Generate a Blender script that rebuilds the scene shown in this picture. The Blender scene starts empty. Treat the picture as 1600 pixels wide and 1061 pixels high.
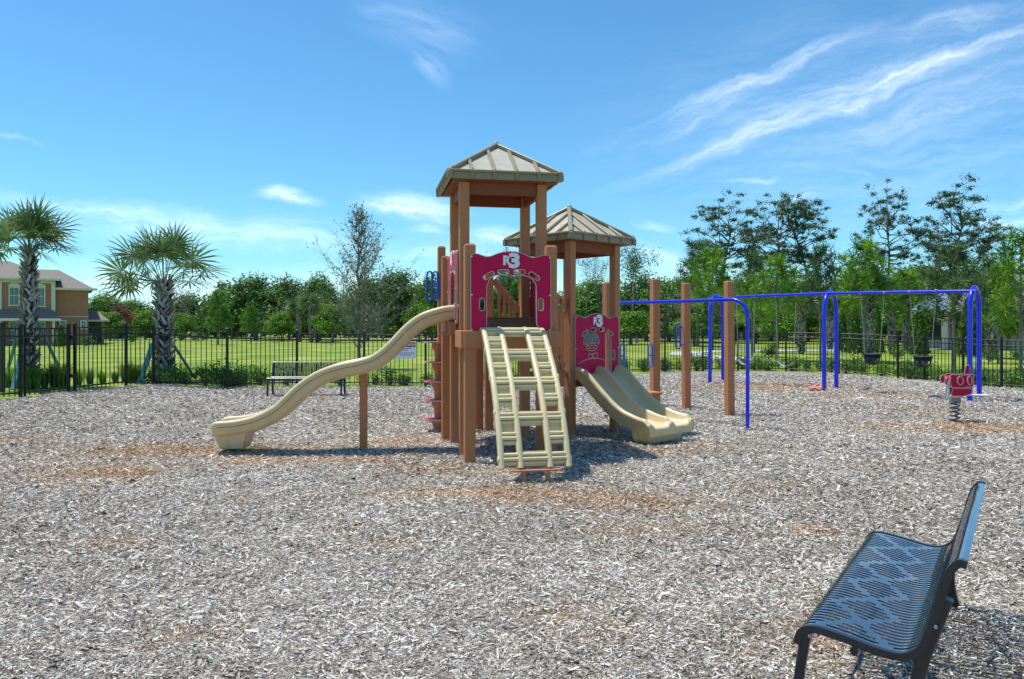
import bpy, math, random
import numpy as np
from mathutils import Vector, Matrix
from mathutils.geometry import tessellate_polygon
PI = math.pi
sc = bpy.context.scene
COL = sc.collection
random.seed(7)
rng = np.random.default_rng(11)

# ------------------------------------------------------------------ camera
HC = 1.57
cd = bpy.data.cameras.new("camera")
cd.sensor_width = 36.0
cd.lens = 27.0
cd.shift_y = -20.5 / 1600
cd.clip_end = 3000
cam = bpy.data.objects.new("camera", cd)
cam.location = (0, 0, HC)
cam.rotation_euler = (PI / 2, 0, 0)
COL.objects.link(cam)
sc.camera = cam

# ------------------------------------------------------------------ light
SUN_EL, SUN_AZ = math.radians(71), math.atan2(-0.88, 0.34)   # azimuth from +Y, clockwise positive
ld = bpy.data.lights.new("sun", 'SUN')
ld.energy = 3.35
ld.angle = math.radians(1.0)
ld.color = (1.0, 0.955, 0.88)
sun = bpy.data.objects.new("sun", ld)
sdir = Vector((math.sin(SUN_AZ) * math.cos(SUN_EL), math.cos(SUN_AZ) * math.cos(SUN_EL), math.sin(SUN_EL)))
sun.rotation_euler = sdir.to_track_quat('Z', 'Y').to_euler()
sun.location = (0, 0, 20)
COL.objects.link(sun)

w = bpy.data.worlds.new("World")
sc.world = w
w.use_nodes = True
nt = w.node_tree
nt.nodes.clear()
def N(tree, t, **kw):
    n = tree.nodes.new(t)
    for k, v in kw.items():
        setattr(n, k, v)
    return n
def mth(tree, op, a, b=None, c=None, clamp=False):
    n = tree.nodes.new('ShaderNodeMath'); n.operation = op; n.use_clamp = clamp
    for i, q in enumerate((a, b, c)):
        if q is None: continue
        if isinstance(q, (int, float)): n.inputs[i].default_value = q
        else: tree.links.new(q, n.inputs[i])
    return n.outputs[0]
sky = N(nt, 'ShaderNodeTexSky', sky_type='NISHITA', sun_disc=False)
sky.sun_elevation = SUN_EL
sky.sun_rotation = SUN_AZ
sky.altitude = 10; sky.air_density = 1.0; sky.dust_density = 0.3; sky.ozone_density = 2.2
tc = N(nt, 'ShaderNodeTexCoord')
sep = N(nt, 'ShaderNodeSeparateXYZ'); nt.links.new(tc.outputs['Generated'], sep.inputs[0])
dy = mth(nt, 'MAXIMUM', sep.outputs[1], 0.02)
U = mth(nt, 'DIVIDE', sep.outputs[0], dy)
V = mth(nt, 'DIVIDE', sep.outputs[2], dy)
cmb = N(nt, 'ShaderNodeCombineXYZ'); nt.links.new(U, cmb.inputs[0]); nt.links.new(V, cmb.inputs[1])
nz = N(nt, 'ShaderNodeTexNoise'); nz.inputs['Scale'].default_value = 9; nz.inputs['Detail'].default_value = 6; nz.inputs['Roughness'].default_value = .62
nt.links.new(cmb.outputs[0], nz.inputs['Vector'])
warp = N(nt, 'ShaderNodeVectorMath', operation='MULTIPLY_ADD')
nt.links.new(nz.outputs['Color'], warp.inputs[0]); warp.inputs[1].default_value = (.05, .05, 0); nt.links.new(cmb.outputs[0], warp.inputs[2])
off = N(nt, 'ShaderNodeVectorMath', operation='SUBTRACT'); nt.links.new(warp.outputs[0], off.inputs[0]); off.inputs[1].default_value = (.025, .025, 0)
streaks = [  # x1,y1,x2,y2 (direction given on the sky as tangents*1200), width, strength
    (1040, 262, 1620, 40, 20, .8), (1080, 215, 1650, 50, 36, .42), (1250, 235, 1700, 90, 44, .3), (1340, 70, 1640, 10, 22, .35), (1000, 250, 1800, 120, 190, .16),
    (965, 215, 1360, 45, 15, .5), (990, 222, 1190, 140, 18, .36), (1120, 285, 1215, 283, 5, .55),
    (1190, 320, 1300, 310, 6, .6), (1500, 332, 1680, 305, 11, .55), (1500, 350, 1680, 338, 9, .55),
    (40, 312, 560, 385, 16, .62), (60, 335, 560, 372, 26, .5), (370, 345, 520, 392, 8, .5),
    (412, 300, 498, 320, 11, .9), (575, 318, 720, 338, 19, 1.0), (640, 362, 700, 368, 10, .4),
    (735, 368, 840, 382, 16, .7), (570, 10, 740, 60, 36, .2), (650, 80, 700, 125, 16, .3),
    (990, 352, 1065, 362, 9, .4), (980, 395, 1075, 412, 20, .45), (0, 430, 420, 452, 26, .5), (560, 400, 1000, 415, 30, .35), (900, 430, 1300, 420, 26, .3), (-200, 468, 1900, 473, 46, .75), (-30, 205, 60, 222, 5, .25),
    (1300, 262, 1380, 270, 5, .3), (1370, 300, 1440, 292, 5, .3)]
tot = None
for (x1, y1, x2, y2, wd, st) in streaks:
    a = math.atan2(-(y2 - y1), x2 - x1)
    cx, cy = ((x1 + x2) / 2 - 800) / 1200, (510 - (y1 + y2) / 2) / 1200
    hl = math.hypot(x2 - x1, y2 - y1) / 2400
    mp = N(nt, 'ShaderNodeMapping', vector_type='TEXTURE')
    mp.inputs['Location'].default_value = (cx, cy, 0); mp.inputs['Rotation'].default_value = (0, 0, a)
    mp.inputs['Scale'].default_value = (hl, wd / 1200, 1)
    nt.links.new(off.outputs[0], mp.inputs['Vector'])
    ln = N(nt, 'ShaderNodeVectorMath', operation='LENGTH'); nt.links.new(mp.outputs[0], ln.inputs[0])
    g = N(nt, 'ShaderNodeMapRange', interpolation_type='SMOOTHSTEP')
    g.inputs[1].default_value = 1.6; g.inputs[2].default_value = 0.0; g.inputs[3].default_value = 0; g.inputs[4].default_value = st
    nt.links.new(ln.outputs['Value'], g.inputs[0])
    fib = N(nt, 'ShaderNodeMapping', vector_type='TEXTURE')
    fib.inputs['Rotation'].default_value = (0, 0, a); fib.inputs['Scale'].default_value = (.35, .05, 1)
    nt.links.new(off.outputs[0], fib.inputs['Vector'])
    fn = N(nt, 'ShaderNodeTexNoise'); fn.inputs['Scale'].default_value = 2.2; fn.inputs['Detail'].default_value = 9; fn.inputs['Roughness'].default_value = .72
    nt.links.new(fib.outputs[0], fn.inputs['Vector'])
    fr = N(nt, 'ShaderNodeMapRange'); fr.inputs[1].default_value = .36; fr.inputs[2].default_value = .70
    nt.links.new(fn.outputs['Fac'], fr.inputs[0])
    m = mth(nt, 'MULTIPLY', g.outputs[0], fr.outputs[0])
    tot = m if tot is None else mth(nt, 'MAXIMUM', tot, m)
tot = mth(nt, 'MULTIPLY', tot, .75, clamp=True)
hs = N(nt, 'ShaderNodeHueSaturation'); hs.inputs['Saturation'].default_value = 1.05; hs.inputs['Value'].default_value = 1.0
nt.links.new(sky.outputs[0], hs.inputs['Color'])
tint = N(nt, 'ShaderNodeMix', data_type='RGBA', blend_type='MULTIPLY'); tint.inputs[0].default_value = 1
nt.links.new(hs.outputs[0], tint.inputs[6]); tint.inputs[7].default_value = (.41, .72, .83, 1)
mx = N(nt, 'ShaderNodeMix', data_type='RGBA')
nt.links.new(tot, mx.inputs[0]); nt.links.new(tint.outputs[2], mx.inputs[6]); mx.inputs[7].default_value = (9.5, 9.8, 10.0, 1)
bg = N(nt, 'ShaderNodeBackground'); bg.inputs['Strength'].default_value = 0.142
nt.links.new(mx.outputs[2], bg.inputs['Color'])
out = N(nt, 'ShaderNodeOutputWorld'); nt.links.new(bg.outputs[0], out.inputs[0])

sc.view_settings.view_transform = 'Standard'
sc.view_settings.look = 'None'
sc.view_settings.exposure = 0.55
sc.view_settings.gamma = 1

# ------------------------------------------------------------------ helpers
def P(x, d):                    # a pixel column of the photograph and a distance -> ground position
    return ((x - 800) / 1200 * d, d)
def Z(y, d):
    return HC + (510 - y) / 1200 * d
def sm(t):
    t = np.clip(t, 0, 1); return t * t * (3 - 2 * t)
def gz(x, y):                   # height of the ground
    x = np.asarray(x, float); y = np.asarray(y, float)
    left = .19 * sm((-x - 4.6) / 4.5) * sm((y - 8) / 6) * (1 - sm((y - 24) / 14))
    right = -.19 * sm((x - 10.6) / 4) * (1 - sm((y - 26) / 12)) * sm((y - 9) / 7)
    bench = .085 * np.exp(-(((x - 2.1) / 1.1) ** 2 + ((y - 3.7) / 1.3) ** 2))
    n = .014 * np.sin(x * 2.1 + 1) * np.cos(y * 1.7) + .01 * np.sin(x * .9 + y * 1.3) + .012 * np.sin(x * 5.3 + 2 * np.sin(y * 1.9)) * np.sin(y * 6.1 + x)
    return left + right + bench + n * (1 - sm((y - 28) / 8))

def tag(o, label=None, cat=None, group=None, kind=None):
    if label: o['label'] = label
    if cat: o['category'] = cat
    if group: o['group'] = group
    if kind: o['kind'] = kind
    return o
def empty(name, loc, label, cat, group=None, rz=0):
    o = bpy.data.objects.new(name, None)
    o.location = loc; o.rotation_euler = (0, 0, rz); o.empty_display_size = .2
    COL.objects.link(o)
    return tag(o, label, cat, group)
def link(name, me, parent=None, mats=()):
    for m in mats: me.materials.append(m)
    o = bpy.data.objects.new(name, me); COL.objects.link(o)
    if parent is not None: o.parent = parent
    return o
def copy_tree(o, parent=None):
    c = o.copy(); COL.objects.link(c); c.parent = parent
    for ch in list(o.children): copy_tree(ch, c)
    return c

class MB:
    """collects verts/faces in the space of its parent (origin o)"""
    def __init__(s, o=(0, 0, 0)):
        s.v = []; s.f = []; s.m = []; s.o = Vector(o); s.sm = []
    def add(s, vs, fs, mi=0, smooth=False):
        b = len(s.v); s.v += [tuple(Vector(q) - s.o) for q in vs]
        for f in fs: s.f.append(tuple(i + b for i in f)); s.m.append(mi); s.sm.append(smooth)
    def box(s, c, size, X=(1, 0, 0), Y=(0, 1, 0), Zv=(0, 0, 1), mi=0, bev=.006, taper=1.0):
        c = Vector(c); X = Vector(X).normalized(); Y = Vector(Y).normalized(); Zv = Vector(Zv).normalized()
        hx, hy, hz = size[0] / 2, size[1] / 2, size[2] / 2
        b = min(bev, hx * .45, hy * .45, hz * .45)
        rings = []
        for (zz, ins) in ((-hz, b), (-hz + b, 0), (hz - b, 0), (hz, b)):
            k = taper if zz > 0 else 1
            ax, ay = (hx - ins) * k, (hy - ins) * k
            bx, by = (hx - ins) * k - b, (hy - ins) * k - b
            r = [(bx, -ay), (ax, -by), (ax, by), (bx, ay), (-bx, ay), (-ax, by), (-ax, -by), (-bx, -ay)]
            rings.append([c + X * p + Y * q + Zv * zz for p, q in r])
        vs = [q for r in rings for q in r]; fs = []
        for i in range(3):
            for j in range(8):
                fs.append((i * 8 + j, i * 8 + (j + 1) % 8, (i + 1) * 8 + (j + 1) % 8, (i + 1) * 8 + j))
        fs.append(tuple(reversed(range(8)))); fs.append(tuple(range(24, 32)))
        s.add(vs, fs, mi)
    def beam(s, a, b, wid, hei, mi=0, up=(0, 0, 1), bev=.004):
        a = Vector(a); b = Vector(b); d = (b - a); L = d.length
        if L < 1e-6: return
        d.normalize(); up = Vector(up)
        side = d.cross(up)
        if side.length < 1e-4: side = d.cross(Vector((0, 1, 0)))
        side.normalize(); u2 = side.cross(d)
        s.box((a + b) / 2, (L, wid, hei), d, side, u2, mi, bev)
    def tube(s, path, r, n=10, mi=0, closed=False, caps=True):
        path = [Vector(q) for q in path]; m = len(path)
        rs = r if hasattr(r, '__len__') else [r] * m
        vs = []; prev = None
        for i, q in enumerate(path):
            if closed: t = path[(i + 1) % m] - path[i - 1]
            else: t = path[min(i + 1, m - 1)] - path[max(i - 1, 0)]
            t.normalize()
            if prev is None:
                ref = Vector((0, 0, 1)) if abs(t.z) < .9 else Vector((1, 0, 0))
                a = t.cross(ref).normalized()
            else:
                a = (prev - t * prev.dot(t))
                if a.length < 1e-5: a = t.cross(Vector((0, 0, 1)))
                a.normalize()
            prev = a; b = t.cross(a)
            for j in range(n):
                an = 2 * PI * j / n
                vs.append(q + a * (math.cos(an) * rs[i]) + b * (math.sin(an) * rs[i]))
        fs = []
        for i in range(m if closed else m - 1):
            k = (i + 1) % m
            for j in range(n):
                fs.append((i * n + j, i * n + (j + 1) % n, k * n + (j + 1) % n, k * n + j))
        s.add(vs, fs, mi, True)
        if caps and not closed:
            s.add(vs[:n], [tuple(reversed(range(n)))], mi); s.add(vs[-n:], [tuple(range(n))], mi)
    def ball(s, c, r, mi=0, n=10, sc3=(1, 1, 1)):
        vs = []; fs = []; c = Vector(c)
        for i in range(n // 2 + 1):
            ph = PI * i / (n // 2)
            for j in range(n):
                th = 2 * PI * j / n
                vs.append(c + Vector((math.sin(ph) * math.cos(th) * r * sc3[0], math.sin(ph) * math.sin(th) * r * sc3[1], math.cos(ph) * r * sc3[2])))
        for i in range(n // 2):
            for j in range(n):
                fs.append((i * n + j, (i + 1) * n + j, (i + 1) * n + (j + 1) % n, i * n + (j + 1) % n))
        s.add(vs, fs, mi, True)
    def disc(s, c, r, h, axis=(0, 0, 1), n=16, mi=0, r2=None):
        c = Vector(c); ax = Vector(axis).normalized()
        s.tube([c - ax * h / 2, c + ax * h / 2], [r, r if r2 is None else r2], n, mi)
    def panel(s, fr, loops, th, mi_face=0, mi_side=1, rim=0.012):
        """fr(a,z,t)->point; loops: outer ccw + holes, extruded from t=0 to t=th (t outwards)"""
        flat = [p for L in loops for p in L]
        tri = tessellate_polygon([[Vector((a, z, 0)) for a, z in L] for L in loops])
        for t, rev in ((th, False), (0, True)):
            vs = [fr(a, z, t) for a, z in flat]
            s.add(vs, [tuple(x) if not rev else tuple(reversed(x)) for x in tri], mi_face)
        for L in loops:
            n = len(L); vs = [fr(a, z, 0) for a, z in L] + [fr(a, z, th) for a, z in L]
            s.add(vs, [(i, (i + 1) % n, n + (i + 1) % n, n + i) for i in range(n)], mi_side)
            if rim:
                # bright routed edge lying on both faces
                for t, tt in ((th, .0025), (0, -.0025)):
                    vs = [fr(a, z, t + tt) for a, z in L]
                    inn = []
                    area = sum(L[i][0] * L[(i + 1) % n][1] - L[(i + 1) % n][0] * L[i][1] for i in range(n))
                    sg = 1 if area > 0 else -1
                    if L is not loops[0]: sg = -sg
                    for i in range(n):
                        ax, az = L[i - 1]; bx, bz = L[(i + 1) % n]
                        tx, tz = bx - ax, bz - az; l = math.hypot(tx, tz) or 1
                        inn.append((L[i][0] - sg * tz / l * rim, L[i][1] + sg * tx / l * rim))
                    vs += [fr(a, z, t + tt) for a, z in inn]
                    s.add(vs, [(i, (i + 1) % n, n + (i + 1) % n, n + i) for i in range(n)], mi_side)
    def build(s, name, mats, parent=None, smooth=None, wn=False):
        me = bpy.data.meshes.new(name)
        me.from_pydata(s.v, [], s.f)
        if not isinstance(mats, (list, tuple)): mats = [mats]
        for m in mats: me.materials.append(m)
        me.polygons.foreach_set('material_index', s.m)
        me.polygons.foreach_set('use_smooth', [q if smooth is None else smooth for q in s.sm])
        me.update()
        o = bpy.data.objects.new(name, me); COL.objects.link(o)
        if parent is not None: o.parent = parent
        elif s.o.length > 0: o.location = s.o
        return o

def quads_mesh(name, verts, mats, tint=None, midx=None, smooth=False):
    """verts (N,4,3) -> mesh of N quads, with a per-face colour value 'tint' """
    n = len(verts)
    me = bpy.data.meshes.new(name)
    me.vertices.add(n * 4); me.vertices.foreach_set('co', np.ascontiguousarray(verts, dtype=np.float32).ravel())
    me.loops.add(n * 4); me.loops.foreach_set('vertex_index', np.arange(n * 4, dtype=np.int32))
    me.polygons.add(n); me.polygons.foreach_set('loop_start', np.arange(0, n * 4, 4, dtype=np.int32))
    try: me.polygons.foreach_set('loop_total', np.full(n, 4, dtype=np.int32))
    except Exception: pass
    me.update(calc_edges=True)
    if tint is not None:
        at = me.attributes.new('tint', 'FLOAT', 'FACE'); at.data.foreach_set('value', np.asarray(tint, dtype=np.float32))
    for m in (mats if isinstance(mats, (list, tuple)) else [mats]): me.materials.append(m)
    if midx is not None: me.polygons.foreach_set('material_index', np.asarray(midx, dtype=np.int32))
    return me

def leaves(c, ax, wv, length, width, jitter=.0):
    """diamond-ish leaves: centres (N,3), axis (N,3), side (N,3)"""
    l = np.asarray(length).reshape(-1, 1) * .5; wd = np.asarray(width).reshape(-1, 1) * .5
    return np.stack([c - ax * l, c + wv * wd, c + ax * l, c - wv * wd], 1)
def rdir(n):
    v = rng.normal(size=(n, 3)); return v / np.linalg.norm(v, axis=1, keepdims=True)
def frame_of(n, bias=None):
    a = rdir(n)
    if bias is not None:
        a = a + bias; a /= np.linalg.norm(a, axis=1, keepdims=True)
    b = np.cross(a, rdir(n)); b /= np.linalg.norm(b, axis=1, keepdims=True)
    return a, b

# ------------------------------------------------------------------ materials
MATS = {}
def hexc(c): return tuple(c) + (1,) if len(c) == 3 else tuple(c)
def mat(name, col, rough=.6, var=.15, scale=8.0, bump=.0, bscale=60.0, metal=0, spec=.5, col2=None, dirt=0.0, coat=0, stretch=(1, 1, 1)):
    m = bpy.data.materials.new(name); m.use_nodes = True; t = m.node_tree
    b = t.nodes['Principled BSDF']
    b.inputs['Roughness'].default_value = rough; b.inputs['Metallic'].default_value = metal
    b.inputs['Specular IOR Level'].default_value = spec
    if coat: b.inputs['Coat Weight'].default_value = coat
    tcn = N(t, 'ShaderNodeTexCoord'); mp = N(t, 'ShaderNodeMapping'); mp.inputs['Scale'].default_value = stretch
    t.links.new(tcn.outputs['Object'], mp.inputs[0])
    n1 = N(t, 'ShaderNodeTexNoise'); n1.inputs['Scale'].default_value = scale; n1.inputs['Detail'].default_value = 5; n1.inputs['Roughness'].default_value = .6
    t.links.new(mp.outputs[0], n1.inputs['Vector'])
    c1 = hexc(col); c2 = hexc(col2) if col2 else tuple(q * (1 - var) for q in col[:3]) + (1,)
    if not col2: c1 = tuple(min(1, q * (1 + var)) for q in col[:3]) + (1,)
    rp = N(t, 'ShaderNodeMapRange'); rp.inputs[1].default_value = .35; rp.inputs[2].default_value = .65
    t.links.new(n1.outputs['Fac'], rp.inputs[0])
    mxn = N(t, 'ShaderNodeMix', data_type='RGBA')
    t.links.new(rp.outputs[0], mxn.inputs[0]); mxn.inputs[6].default_value = c2; mxn.inputs[7].default_value = c1
    last = mxn.outputs[2]
    if dirt:
        n3 = N(t, 'ShaderNodeTexNoise'); n3.inputs['Scale'].default_value = 2.3; n3.inputs['Detail'].default_value = 8; n3.inputs['Roughness'].default_value = .7
        t.links.new(mp.outputs[0], n3.inputs['Vector'])
        r3 = N(t, 'ShaderNodeMapRange'); r3.inputs[1].default_value = .5; r3.inputs[2].default_value = .75; r3.inputs[4].default_value = dirt
        t.links.new(n3.outputs['Fac'], r3.inputs[0])
        m3 = N(t, 'ShaderNodeMix', data_type='RGBA'); t.links.new(r3.outputs[0], m3.inputs[0]); t.links.new(last, m3.inputs[6])
        m3.inputs[7].default_value = (.16, .12, .08, 1); last = m3.outputs[2]
    t.links.new(last, b.inputs['Base Color'])
    rr = N(t, 'ShaderNodeMapRange'); rr.inputs[3].default_value = max(0, rough - .08); rr.inputs[4].default_value = min(1, rough + .1)
    t.links.new(n1.outputs['Fac'], rr.inputs[0]); t.links.new(rr.outputs[0], b.inputs['Roughness'])
    if bump:
        n2 = N(t, 'ShaderNodeTexNoise'); n2.inputs['Scale'].default_value = bscale; n2.inputs['Detail'].default_value = 4
        t.links.new(mp.outputs[0], n2.inputs['Vector'])
        bp = N(t, 'ShaderNodeBump'); bp.inputs['Strength'].default_value = bump; bp.inputs['Distance'].default_value = .01
        t.links.new(n2.outputs['Fac'], bp.inputs['Height']); t.links.new(bp.outputs[0], b.inputs['Normal'])
    MATS[name] = m
    return m
def tint_mat(name, stops, rough=.6, trans=.0, spec=.3):
    m = bpy.data.materials.new(name); m.use_nodes = True; t = m.node_tree
    b = t.nodes['Principled BSDF']; b.inputs['Roughness'].default_value = rough; b.inputs['Specular IOR Level'].default_value = spec
    at = N(t, 'ShaderNodeAttribute', attribute_name='tint')
    cr = N(t, 'ShaderNodeValToRGB'); el = cr.color_ramp.elements
    while len(el) < len(stops): el.new(.5)
    for e, (p, c) in zip(el, stops): e.position = p; e.color = hexc(c)
    t.links.new(at.outputs['Fac'], cr.inputs[0]); t.links.new(cr.outputs[0], b.inputs['Base Color'])
    if trans:
        tr = N(t, 'ShaderNodeBsdfTranslucent'); ms = N(t, 'ShaderNodeMixShader'); ms.inputs[0].default_value = trans
        hsn = N(t, 'ShaderNodeHueSaturation'); hsn.inputs['Value'].default_value = 1.4; hsn.inputs['Saturation'].default_value = 1.1
        t.links.new(cr.outputs[0], hsn.inputs['Color']); t.links.new(hsn.outputs[0], tr.inputs[0])
        t.links.new(b.outputs[0], ms.inputs[1]); t.links.new(tr.outputs[0], ms.inputs[2])
        t.links.new(ms.outputs[0], t.nodes['Material Output'].inputs[0])
    MATS[name] = m
    return m

mPost = mat('brown_plastic_lumber', (.62, .255, .105), .62, scale=130, col2=(.40, .145, .055), bump=.25, bscale=160, dirt=.28)
mBeamShade = mat('brown_lumber_in_shade', (.30, .085, .028), .65, scale=60, col2=(.17, .05, .02), bump=.2, bscale=120)  # same brown boards as the posts, darkened to paint in under-roof shade
mTan = mat('tan_plastic', (.68, .53, .295), .36, .05, 5, bump=.02, bscale=8, dirt=.10)
mTanL = mat('cream_plastic', (.71, .59, .33), .34, .05, 6, bump=.02, bscale=9, dirt=.10)
mMar = mat('maroon_sheet', (.56, .006, .07), .5, .08, 30, bump=.05, bscale=200, spec=.2)
mCream = mat('routed_edge', (.55, .40, .33), .5, .08, 40)
mWhite = mat('white_lettering', (.80, .80, .80), .45, .04, 20)
mRoofRib = mat('roof_rib_plastic', (.29, .245, .15), .45, .12, 12, dirt=.2)
mRoof = mat('roof_sheet_plastic', (.52, .47, .37), .33, .10, 6, dirt=.2)
mDeck = mat('brown_coated_deck', (.24, .10, .055), .6, .2, 30)
mBlue = mat('blue_powder_coat', (.006, .022, .68), .26, .06, 5, spec=.5, coat=.3)
mGrip = mat('blue_grip', (.04, .20, .55), .4, .1, 10)
mBlack = mat('black_powder_coat', (.012, .012, .014), .35, .2, 20)
mFence = mat('black_fence_paint', (.010, .010, .011), .4, .2, 20)
mBench = mat('dark_thermoplastic', (.012, .014, .020), .3, .15, 12, bump=.05, bscale=120, coat=.3)
mShell = mat('bench_shell_sky_sheen', (.045, .066, .09), .17, .12, 9, bump=.04, bscale=140, coat=1.0, spec=1.0, metal=.2)  # black bench; the lighter bluish base imitates sky reflection on the shell
mSteel = mat('galvanised_chain', (.33, .35, .36), .5, .1, 30, metal=.4)
mRubber = mat('black_rubber', (.015, .015, .016), .6, .2, 20)
mTrunk = mat('grey_bark', (.26, .23, .20), .9, scale=14, col2=(.10, .085, .07), bump=.5, bscale=30)
mBoot = tint_mat('palm_boots', [(0, (.07, .06, .055)), (.5, (.34, .31, .30)), (1, (.62, .58, .56))], .85)
mPalmCore = mat('palm_core', (.045, .036, .03), .95, .3, 20, bump=.4, bscale=40)
mTeal = mat('teal_brace_paint', (.08, .30, .30), .55, .2, 8, dirt=.2)
mStucco = mat('orange_stucco', (.46, .195, .115), .9, .08, 3, bump=.2, bscale=60)
mTrim = mat('cream_trim', (.70, .66, .58), .7, .05, 5)
mShingle = mat('grey_shingles', (.27, .235, .195), .9, scale=9, col2=(.16, .14, .115), bump=.3, bscale=20, stretch=(1, 1, 4))
mGlass = mat('window_glass', (.05, .13, .13), .08, .1, 2, spec=.8)
mDark = mat('dark_shade_and_seam', (.02, .022, .024), .5, .2, 3)  # near-black: painted shade of the porch openings, also the slide seam
mPale = mat('pale_stucco', (.46, .46, .48), .9, .05, 2)
mGreyRoof = mat('slate_grey_roof', (.20, .205, .22), .8, .18, 6, bump=.2, bscale=15)
mBlueRoof = mat('blue_grey_metal_roof', (.20, .28, .40), .35, .1, 2)
mPath = mat('concrete', (.52, .49, .44), .9, .1, 3)
mOrangeCloth = mat('orange_red_fabric', (.62, .20, .12), .8, .3, 20)
LF = dict(
    oak=tint_mat('oak_leaves', [(0, (.014, .036, .009)), (.5, (.085, .17, .032)), (1, (.26, .42, .10))], .5, .26),
    mid=tint_mat('green_leaves', [(0, (.025, .06, .013)), (.5, (.11, .23, .036)), (1, (.28, .45, .09))], .5, .3),
    bright=tint_mat('bright_leaves', [(0, (.04, .10, .010)), (.5, (.13, .27, .02)), (1, (.28, .45, .05))], .5, .28),
    grey=tint_mat('grey_leaves', [(0, (.06, .06, .045)), (.5, (.13, .145, .09)), (1, (.26, .26, .20))], .6, .15),
    pine=tint_mat('pine_needles', [(0, (.02, .04, .018)), (.5, (.085, .15, .055)), (1, (.20, .28, .12))], .55, .22),
    ypine=tint_mat('young_pine_needles', [(0, (.03, .08, .010)), (.5, (.13, .27, .02)), (1, (.34, .48, .07))], .5, .3),
    palm=tint_mat('palm_fronds', [(0, (.035, .065, .02)), (.5, (.11, .18, .06)), (1, (.30, .37, .19))], .38, .28, .5),
    red=tint_mat('reddish_leaves', [(0, (.10, .03, .02)), (1, (.30, .12, .09))], .6, .15),
    thin=tint_mat('young_tree_leaves', [(0, (.06, .08, .03)), (.5, (.18, .21, .10)), (1, (.36, .34, .22))], .55, .2),
    twig=tint_mat('bare_twigs', [(0, (.20, .18, .165)), (1, (.46, .43, .41))], .85))

# ------------------------------------------------------------------ ground
FX = [(-60, 13.9), (32, 14.95), (108, 16.1), (117, 16.2), (197, 17.6), (240, 18.3), (355, 18.6), (464, 19.7), (569, 20.1), (665, 20.1),
      (740, 21.5), (810, 22.9), (890, 24.5), (974.6, 25.7), (1039, 26.3), (1098, 26.9), (1153, 27.2), (1228, 26.7), (1310.6, 25.7),
      (1403, 24.5), (1444.5, 23.7), (1505, 22.5), (1565, 21.6), (1625, 20.8), (1740, 19.3)]
FP = [P(x, d) for x, d in FX]
POLY = np.array(FP + [(24, 10), (24, -4), (-14, -4), (-13.5, 8)])
def inside(x, y):
    r = np.zeros(np.shape(x), bool); n = len(POLY); j = n - 1
    for i in range(n):
        xi, yi = POLY[i]; xj, yj = POLY[j]
        c = ((yi > y) != (yj > y)) & (x < (xj - xi) * (y - yi) / (yj - yi + 1e-12) + xi)
        r ^= c; j = i
    return r
PATCH = [(250, 706, 1.25, .42, 1), (150, 738, .9, .3, .8), (400, 700, .9, .18, .7), (790, 772, 1.15, .26, .95), (960, 782, .8, .28, .9), (690, 735, .6, .2, .6),
         (1010, 706, .7, .22, .8), (1215, 604, 2.2, .75, 1), (1090, 700, .5, .2, .5), (1510, 668, 1.5, .42, 1.1), (1345, 618, 1.5, .5, .8), (640, 690, .7, .25, .7),
         (560, 720, .7, .2, .7), (1270, 830, .18, .14, .7), (165, 845, .28, .12, .6), (610, 850, .25, .1, .6), (1000, 830, .5, .2, .5), (700, 650, .6, .3, .6),
         (880, 960, .2, .1, .5), (1290, 1010, .25, .15, .6), (60, 620, .7, .3, .5), (430, 720, .9, .22, .7), (1180, 760, .3, .15, .5), (30, 690, .6, .2, .7), (300, 990, .2, .08, .5), (1440, 640, 1, .3, .6)]
def vnoise(x, y, s, seed=0):
    x = x * s + seed * 17.3; y = y * s + seed * 5.1
    xi = np.floor(x); yi = np.floor(y); fx = x - xi; fy = y - yi; fx = fx * fx * (3 - 2 * fx); fy = fy * fy * (3 - 2 * fy)
    def h(a, b): return np.modf(np.abs(np.sin(a * 127.1 + b * 311.7) * 43758.5453))[0]
    return (h(xi, yi) * (1 - fx) + h(xi + 1, yi) * fx) * (1 - fy) + (h(xi, yi + 1) * (1 - fx) + h(xi + 1, yi + 1) * fx) * fy
def patchf(x, y):
    q = np.zeros(np.shape(x))
    for (px, py, rx, ry, st) in PATCH:
        d = 1200 * HC / (py - 510); cx, cy = P(px, d)
        q = np.maximum(q, st * np.exp(-(((x - cx) / rx) ** 2 + ((y - cy) / (ry * 1.5)) ** 2)))
    n = vnoise(x, y, 2.2) * .5 + vnoise(x, y, 6, 1) * .3 + vnoise(x, y, 15, 2) * .2
    q = q * (.30 + 1.15 * n)
    spots = np.clip((vnoise(x, y, 1.1, 5) * .6 + vnoise(x, y, 4, 6) * .4 - .78) * 3, 0, .4)
    return np.clip(np.maximum(q, spots), 0, 1)

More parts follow.
